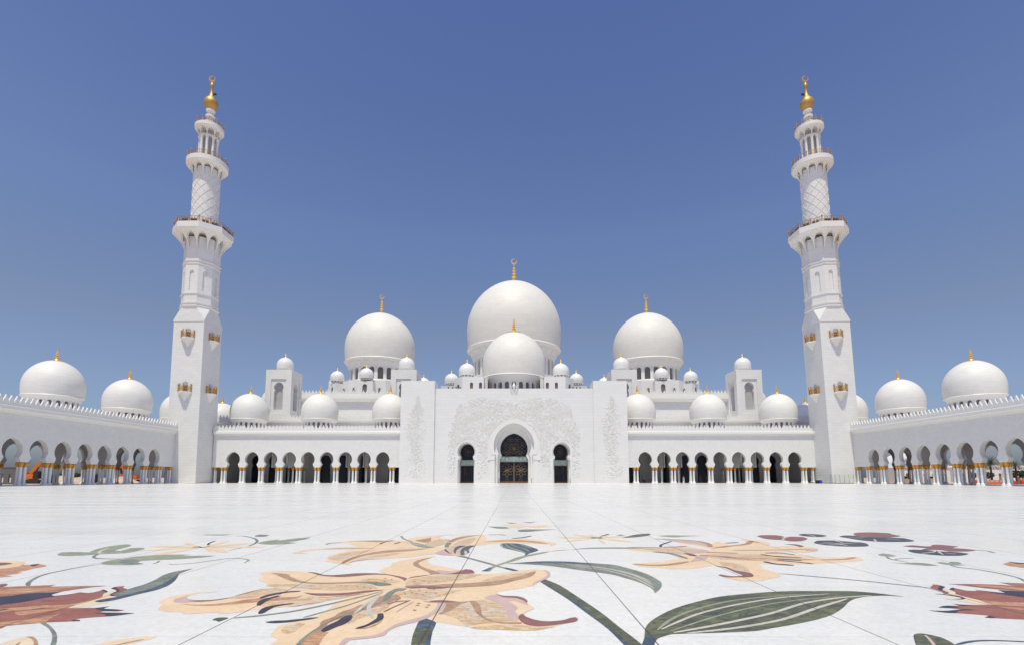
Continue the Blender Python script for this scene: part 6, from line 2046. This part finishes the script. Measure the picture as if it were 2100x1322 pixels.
lamp_post(110.3, 944, 170, 'taller thin lamp post right of the crane boom')
lamp_post(120, 959, 260, 'shorter thin lamp post far beyond the sand heap')
lamp_post(125, 963, 300, 'faintest lamp post, farthest out beyond the left arcade')

# ------------------------------------------------------------------ beyond the right arcade: palms, bushes, white pavilions, barriers
def palm(px, py, Y, label, seed, rad=1.9, n=48):
    rng = random.Random(seed)
    x = Xat(px, py, Y)
    z = Zat(py, Y)
    o = thing('palm_tree', label, 'palm tree', (x, Y, -0.06), 'palm trees beyond the right arcade')
    m = MB()
    pts = []
    for i in range(9):
        t = i / 8
        pts.append((0.20 - 0.05 * t + (0.03 if i % 2 else 0), -0.06 + (z - 0.1 + 0.06) * t))
    m.lathe(pts, 10, (x, Y, 0))
    m.build('trunk', M['bark'], o)
    m = MB()
    for k in range(n):
        a = 2 * math.pi * k / n * 2.4 + rng.uniform(-0.2, 0.2)
        el = rng.uniform(-0.1, 1.45)
        L = rad * rng.uniform(0.85, 1.2)
        d = Vector((math.cos(a), math.sin(a), 0))
        side = Vector((-math.sin(a), math.cos(a), 0))
        p = Vector((x, Y, z))
        v = d * math.cos(el) + Vector((0, 0, math.sin(el)))
        prev = p
        seg = 8
        for i in range(seg):
            t = (i + 1) / seg
            v = (v + Vector((0, 0, -0.16 - 0.10 * t))).normalized()
            q = prev + v * (L / seg)
            w = 0.34 * math.sin(math.pi * min(1, 0.15 + 0.85 * t)) * rad * 0.42 + 0.03
            for s in (-1, 1):
                for h in (0.0, 0.5):
                    b0 = prev.lerp(q, h)
                    b1 = prev.lerp(q, h + 0.22)
                    tip = b1 + side * (s * w) + v * (w * 0.7) + Vector((0, 0, -0.25 * w))
                    m.add([b0, b1, tip], [(0, 1, 2)])
            m.add([prev + side * 0.02, q + side * 0.02, q - side * 0.02, prev - side * 0.02], [(0, 1, 2, 3)])
            prev = q
    m.build('crown', M['palm'], o, smooth=False)
palm(1862, 951, 138, 'palm tree half hidden behind the third arch of the right arcade', 1, 2.2)
palm(1985, 953, 121, 'palm tree leaning out behind the sixth arch of the right arcade', 2, 2.2)
palm(2031, 951, 117, 'broadest palm tree, framed by the seventh arch of the right arcade', 3, 2.5, 56)
palm(2082, 953, 113, 'palm tree above the large round bush at the right edge', 4, 1.7)
bush(1996, 973, 7, 125, 'round clipped bush below the palm in the sixth arch of the right arcade', 21)
bush(2029, 973, 8, 121, 'round clipped bush under the broadest palm', 22)
bush(2090, 971, 14, 122, 'largest bush, below the palm at the right edge', 23, 0.55)
bush(1855, 978, 5, 132, 'low green planting in a stone trough behind the third arch of the right arcade', 24, 0.5)
bush(1911, 978, 4, 140, 'low planting in the shade behind the fourth arch of the right arcade', 25, 0.5)

def pavilion(pxa, pxb, top, spring, Y, label, arches, depth=9.0):
    x0, x1 = Xat(pxa, 985, Y), Xat(pxb, 985, Y)
    o = thing('pavilion', label, 'building', ((x0 + x1) / 2, Y, 0), 'white buildings beyond the right arcade')
    P = lambda u, d, z: (u, Y + d, z)
    zs, zt = Zat(spring, Y), Zat(top, Y)
    m = MB()
    n = len(arches)
    cs = [Xat(q, 980, Y) for q in arches]
    ed = [x0] + [(a + b) / 2 for a, b in zip(cs, cs[1:])] + [x1]
    prof = horseshoe(0.55, Zat(973, Y), 0.12, 0.75, foot=[(0.5, 0.02)])
    for i, uc in enumerate(cs):
        arch_wall(m, P, ed[i], ed[i + 1], -0.06, zs, uc, prof, 0, 0.4, back=False)
    solid(m, P, x0, x1, -0.06, zs - 0.01, 0.6, depth)
    m.build('wall', M['white_paint'], o, smooth=False)
    for uc in cs:
        MB().prism(pane_poly(prof, uc), P, 0.42, 0.46).build('arched_niche', M['bronze'], o, smooth=False)
    r = MB()
    k = 12
    sec = [(x0 + (x1 - x0) * i / k, zs + (zt - zs) * math.sin(math.pi * i / k) ** 0.7 + 0.02) for i in range(k + 1)]
    r.prism([(x0, zs)] + sec + [(x1, zs)], P, -0.3, depth)
    r.build('curved_roof', M['white_paint'], o, smooth=False)
pavilion(1846, 1950, 925, 958, 152, 'white pavilion with curved roof showing through the arches nearest the right minaret', [1862, 1880, 1898, 1916, 1934])
pavilion(1958, 2130, 952, 957, 160, 'long low white building with brown arched niches behind the palms', [1975, 1992, 2013, 2034, 2052, 2075, 2098])

def trough(px0, px1, Y, label):
    x0, x1 = Xat(px0, 985, Y), Xat(px1, 985, Y)
    o = thing('stone_trough', label, 'planter', ((x0 + x1) / 2, Y, -0.06), 'stone troughs beyond the right arcade')
    z1 = Zat(981, Y)
    m = MB()
    m.box(x0, x1, Y - 0.6, Y - 0.45, -0.06, z1)
    m.box(x0, x1, Y + 0.45, Y + 0.6, -0.06, z1)
    m.box(x0, x0 + 0.15, Y - 0.449, Y + 0.449, -0.06, z1)
    m.box(x1 - 0.15, x1, Y - 0.449, Y + 0.449, -0.06, z1)
    m.build('trough_wall', M['sand'], o, smooth=False)
    MB().box(x0 + 0.16, x1 - 0.16, Y - 0.44, Y + 0.44, -0.06, z1 - 0.15).build('soil', M['bark'], o, smooth=False)
trough(1850, 1867, 131, 'sand coloured stone trough behind the third arch of the right arcade')
trough(1905, 1919, 139, 'sand coloured stone trough behind the fourth arch of the right arcade')

def barrier_mesh(L):
    prof = [(-0.28, 0.0), (-0.28, 0.12), (-0.14, 0.4), (-0.09, 0.95), (0.09, 0.95), (0.14, 0.4), (0.28, 0.12), (0.28, 0.0)]
    m = MB()
    strip(m, lambda u, d, z: (u, d, z), -L / 2, L / 2, prof)
    return m
def barriers():
    spots = [(1993, 118), (2004, 118), (2024, 116), (2034, 116), (2044, 116), (2054, 116)]
    names = ['orange plastic road barrier at the left end of the row beneath the palms', 'second orange plastic road barrier from the left beneath the palms', 'orange barrier with white stripes between two column pairs, left of four',
             'orange barrier with white stripes, second of four between the column pairs', 'orange barrier with white stripes, third of four between the column pairs', 'orange barrier with white stripes, last of four before the column pair']
    for i, (px, Y) in enumerate(spots):
        L = 1.08
        x = Xat(px, 985, Y)
        o = thing('road_barrier', names[i], 'barrier', (x, Y, -0.06), 'plastic barriers beyond the right arcade')
        b = barrier_mesh(L).build('barrier_body', M['red_plastic'] if i < 2 else M['orange_red'], None, origin=(0, 0, 0), smooth=False)
        b.parent = o
        if i >= 2:
            m = MB()
            for q in (-0.36, -0.12, 0.12, 0.36):
                m.add([(q - 0.08, -0.16, 0.42), (q + 0.02, -0.16, 0.42), (q + 0.09, -0.105, 0.93), (q - 0.01, -0.105, 0.93)], [(0, 1, 2, 3)])
            s = m.build('white_stripes', M['white_paint'], None, origin=(0, 0, 0), smooth=False)
            s.parent = o
    for px, label in ((2078, 'bulky red water-filled barrier left of the worker in a white cap'), (2097, 'bulky red water-filled barrier at the very right edge')):
        Y = 112
        x = Xat(px, 985, Y)
        o = thing('road_barrier', label, 'barrier', (x, Y, -0.06), 'plastic barriers beyond the right arcade')
        m = MB()
        rbox(m, (0, 0), 1.15, 0.7, 0.0, 0.75, 0, 0.06)
        rbox(m, (-0.25, 0), 0.5, 0.5, 0.751, 1.0, 0, 0.06)
        b = m.build('barrier_body', M['red_plastic'], None, origin=(0, 0, 0), smooth=False)
        b.parent = o
barriers()

# ------------------------------------------------------------------ people
def skinned(name, verts, edges, radii, mat, parent, loc, sub=1):
    me = bpy.data.meshes.new(name)
    me.from_pydata(verts, edges, [])
    o = bpy.data.objects.new(name, me)
    col.objects.link(o)
    o.parent = parent
    sk = o.modifiers.new('skin', 'SKIN')
    for i, r in enumerate(radii):
        me.skin_vertices[0].data[i].radius = r if isinstance(r, tuple) else (r, r)
    me.skin_vertices[0].data[0].use_root = True
    o.modifiers.new('sub', 'SUBSURF').levels = sub
    o.modifiers['sub'].render_levels = sub
    me.materials.append(mat)
    return o
M['skin'] = plain('skin', (0.30, 0.17, 0.11), 0.6, var=0.05)
M['hair'] = plain('black_hair', (0.012, 0.01, 0.01), 0.6, var=0.1)
M['cloth_white'] = plain('white_cotton', (0.76, 0.75, 0.73), 0.85, var=0.04)
M['cloth_black'] = plain('black_cloth', (0.016, 0.016, 0.02), 0.85, var=0.15)
M['cloth_grey'] = plain('grey_cloth', (0.22, 0.23, 0.27), 0.85, var=0.1)
M['cloth_red'] = plain('red_cloth', (0.40, 0.04, 0.04), 0.85, var=0.1)
def person(px, Y, label, top, bottom, robe=False, cap=None, stride=0.0, face=0.0, h=1.72, group='people in the arcades', z0=0.0):
    x = Xat(px, 985, Y)
    o = thing('person', label, 'person', (x, Y, z0), group)
    o.rotation_euler = (0, 0, face)
    k = h / 1.72
    # body: one skinned figure, pelvis first
    V = [(0, 0, 0.95), (0, 0, 1.15), (0, 0, 1.38), (0, 0, 1.50), (0, 0.0, 1.60), (0, -0.01, 1.70),
         (0.10, 0, 0.90), (0.11, -0.5 * stride, 0.50), (0.11, -stride, 0.08), (0.12, -stride - 0.16, 0.04),
         (-0.10, 0, 0.90), (-0.11, 0.4 * stride, 0.50), (-0.11, stride, 0.08), (-0.12, stride - 0.16, 0.04),
         (0.19, 0, 1.40), (0.25, 0.03, 1.12), (0.26, -0.08, 0.88), (0.26, -0.12, 0.78),
         (-0.19, 0, 1.40), (-0.25, -0.03, 1.12), (-0.26, -0.10, 0.88), (-0.26, -0.14, 0.78)]
    E = [(0, 1), (1, 2), (2, 3), (3, 4), (4, 5), (0, 6), (6, 7), (7, 8), (8, 9), (0, 10), (10, 11), (11, 12), (12, 13), (2, 14), (14, 15), (15, 16), (16, 17), (2, 18), (18, 19), (19, 20), (20, 21)]
    Rr = [0.13, 0.13, 0.14, 0.055, 0.085, 0.075, 0.095, 0.062, 0.045, 0.04, 0.095, 0.062, 0.045, 0.04, 0.065, 0.045, 0.033, 0.035, 0.065, 0.045, 0.033, 0.035]
    skinned('body', [tuple(c * k for c in v) for v in V], E, [r * k for r in Rr], M['skin'], o, None)
    # clothes a little outside the body
    if robe:
        m = MB()
        m.lathe([(0.27, 0.06), (0.25, 0.5), (0.20, 0.95), (0.19, 1.2), (0.21, 1.40), (0.10, 1.50), (0.075, 1.53)], 16)
        for s in (-1, 1):
            m.tube([(s * 0.17, 0, 1.42), (s * 0.26, 0.02, 1.12), (s * 0.27, -0.08, 0.90)], 0.085, 8, 0.07)
        m.v = [tuple(c * k for c in v) for v in m.v]
        c = m.build('robe', top, None, origin=(0, 0, 0))
        c.parent = o
    else:
        m = MB()
        m.lathe([(0.165, 0.88), (0.165, 1.1), (0.18, 1.36), (0.15, 1.44), (0.075, 1.51)], 14)
        for s in (-1, 1):
            m.tube([(s * 0.15, 0, 1.41), (s * 0.25, 0.02, 1.12)], 0.08, 8, 0.06)
        m.v = [tuple(c * k for c in v) for v in m.v]
        c = m.build('shirt', top, None, origin=(0, 0, 0))
        c.parent = o
        m = MB()
        m.lathe([(0.16, 0.80), (0.17, 0.92), (0.15, 0.99)], 14)
        for s, f in ((1, -1), (-1, 1)):
            m.tube([(s * 0.09, 0, 0.92), (s * 0.11, f * 0.5 * stride, 0.50), (s * 0.11, f * stride, 0.12)], 0.115, 8, 0.075)
        m.v = [tuple(c * k for c in v) for v in m.v]
        c = m.build('trousers', bottom, None, origin=(0, 0, 0))
        c.parent = o
    m = MB()
    m.lathe([(0.088, 1.64), (0.098, 1.69), (0.09, 1.75), (0.05, 1.79), (0.0, 1.80)], 12, (0, 0.015, 0))
    m.v = [tuple(c * k for c in v) for v in m.v]
    c = m.build('cap' if cap else 'hair', cap if cap else M['hair'], None, origin=(0, 0, 0))
    c.parent = o
person(1402, 134.3, 'person in a long white robe standing between the columns of the right front arcade', M['cloth_white'], None, robe=True, cap=M['cloth_white'], face=0.2)
person(1318, 134.5, 'person in black stooping figure left in the bay next to the entrance block', M['cloth_black'], M['cloth_black'], stride=0.2, face=1.2)
person(1322, 135.1, 'person in a grey shirt beside the one in black, next to the entrance block', M['cloth_grey'], M['cloth_black'], stride=0.15, face=0.5)
person(1437, 134.2, 'person in black robe with pale headwear, fourth bay of the right front arcade', M['cloth_black'], None, robe=True, cap=M['cloth_grey'], face=-0.3)
person(1449, 134.0, 'person in dark clothes walking right of the black robed one', M['cloth_black'], M['cloth_black'], stride=0.22, face=1.4)
person(2089, 111.0, 'worker in a red shirt and white cap among the red barriers', M['cloth_red'], M['cloth_grey'], cap=M['cloth_white'], group=None, z0=-0.06, h=1.75)

# ------------------------------------------------------------------ glass screens and a box at the foot of the right minaret, posts at the doors
def screens():
    Y = TY - 1.2
    x0 = TX - 1.2
    x1 = Xat(1751, 985, Y)
    o = thing('glass_screen', 'low clear glass screen on a dark rail around the foot of the right minaret', 'glass screen', ((x0 + x1) / 2, Y, 0))
    n = 5
    w = (x1 - x0) / n
    for i in range(n):
        MB().box(x0 + i * w + 0.03, x0 + (i + 1) * w - 0.03, Y - 0.01, Y + 0.01, 0.16, 2.15).build('glass_panel', M['clear'], o, smooth=False)
    for i in range(3):
        MB().box(x0 - 0.01, x0 + 0.01, Y + i * 2.6 + 0.1, Y + (i + 1) * 2.6, 0.16, 2.15).build('glass_panel', M['clear'], o, smooth=False)
    m = MB()
    m.box(x0 - 0.06, x1, Y - 0.06, Y + 0.06, 0.0, 0.155)
    m.box(x0 - 0.06, x0 + 0.06, Y + 0.061, Y + 8, 0.0, 0.155)
    m.build('base_rail', M['black'], o, smooth=False)
    for i in range(n + 1):
        MB().box(x0 + i * w - 0.02, x0 + i * w + 0.02, Y - 0.03, Y + 0.03, 0.156, 2.2).build('clamp_post', M['grey_wall'], o, smooth=False)
screens()
def blue_box():
    Y = 123.2
    x = Xat(1679, 985, Y)
    o = thing('tool_crate', 'small black crate with a bright blue front on the floor left of the right minaret', 'crate', (x, Y, 0))
    m = MB()
    rbox(m, (x, Y), 1.25, 0.8, 0.0, 0.8, 0.15, 0.07)
    m.build('crate_body', M['black'], o, smooth=False)
    M['blue'] = plain('blue_plastic', (0.02, 0.05, 0.62), 0.4, var=0.1)
    m = MB()
    rbox(m, (x + 0.25, Y - 0.40), 0.62, 0.06, 0.06, 0.55, 0.15, 0.0)
    m.build('blue_panel', M['blue'], o, smooth=False)
blue_box()
for px, label in ((1023.3, 'short black post left of the great doorway'), (1090.3, 'short black post right of the great doorway'), (1169, 'short black post at the doorway right of the great one')):
    Y = PY + 0.3
    x = Xat(px, 988, Y)
    o = thing('post', label, 'post', (x, Y, 0), 'black posts at the doorways')
    MB().lathe([(0.16, 0), (0.16, 0.04), (0.05, 0.07), (0.05, 1.15)], 10, (x, Y, 0)).build('shaft', M['black'], o)
    MB().lathe([(0.02, 1.15), (0.075, 1.2), (0.05, 1.28), (0.0, 1.3)], 10, (x, Y, 0)).build('knob', M['black'], o)
spots = [-17.3, -16.2, -15.3, -14.2, 14.6, 15.6, 16.6, 17.5]
words_ = ['leftmost', 'second from the left', 'third from the left', 'fourth from the left', 'fourth from the right', 'third from the right', 'second from the right', 'rightmost']
for u, wd in zip(spots, words_):
    o = thing('floodlight', '%s small dark floodlight on the top edge of the entrance block' % wd, 'floodlight', (u, FY + 0.5, Z_REC), 'floodlights on the entrance block')
    MB().box(u - 0.15, u + 0.15, FY + 0.3, FY + 0.6, Z_REC + 0.12, Z_REC + 0.45).build('lamp_housing', M['black'], o, smooth=False)
    MB().box(u - 0.04, u + 0.04, FY + 0.4, FY + 0.5, Z_REC, Z_REC + 0.119).build('bracket', M['black'], o, smooth=False)
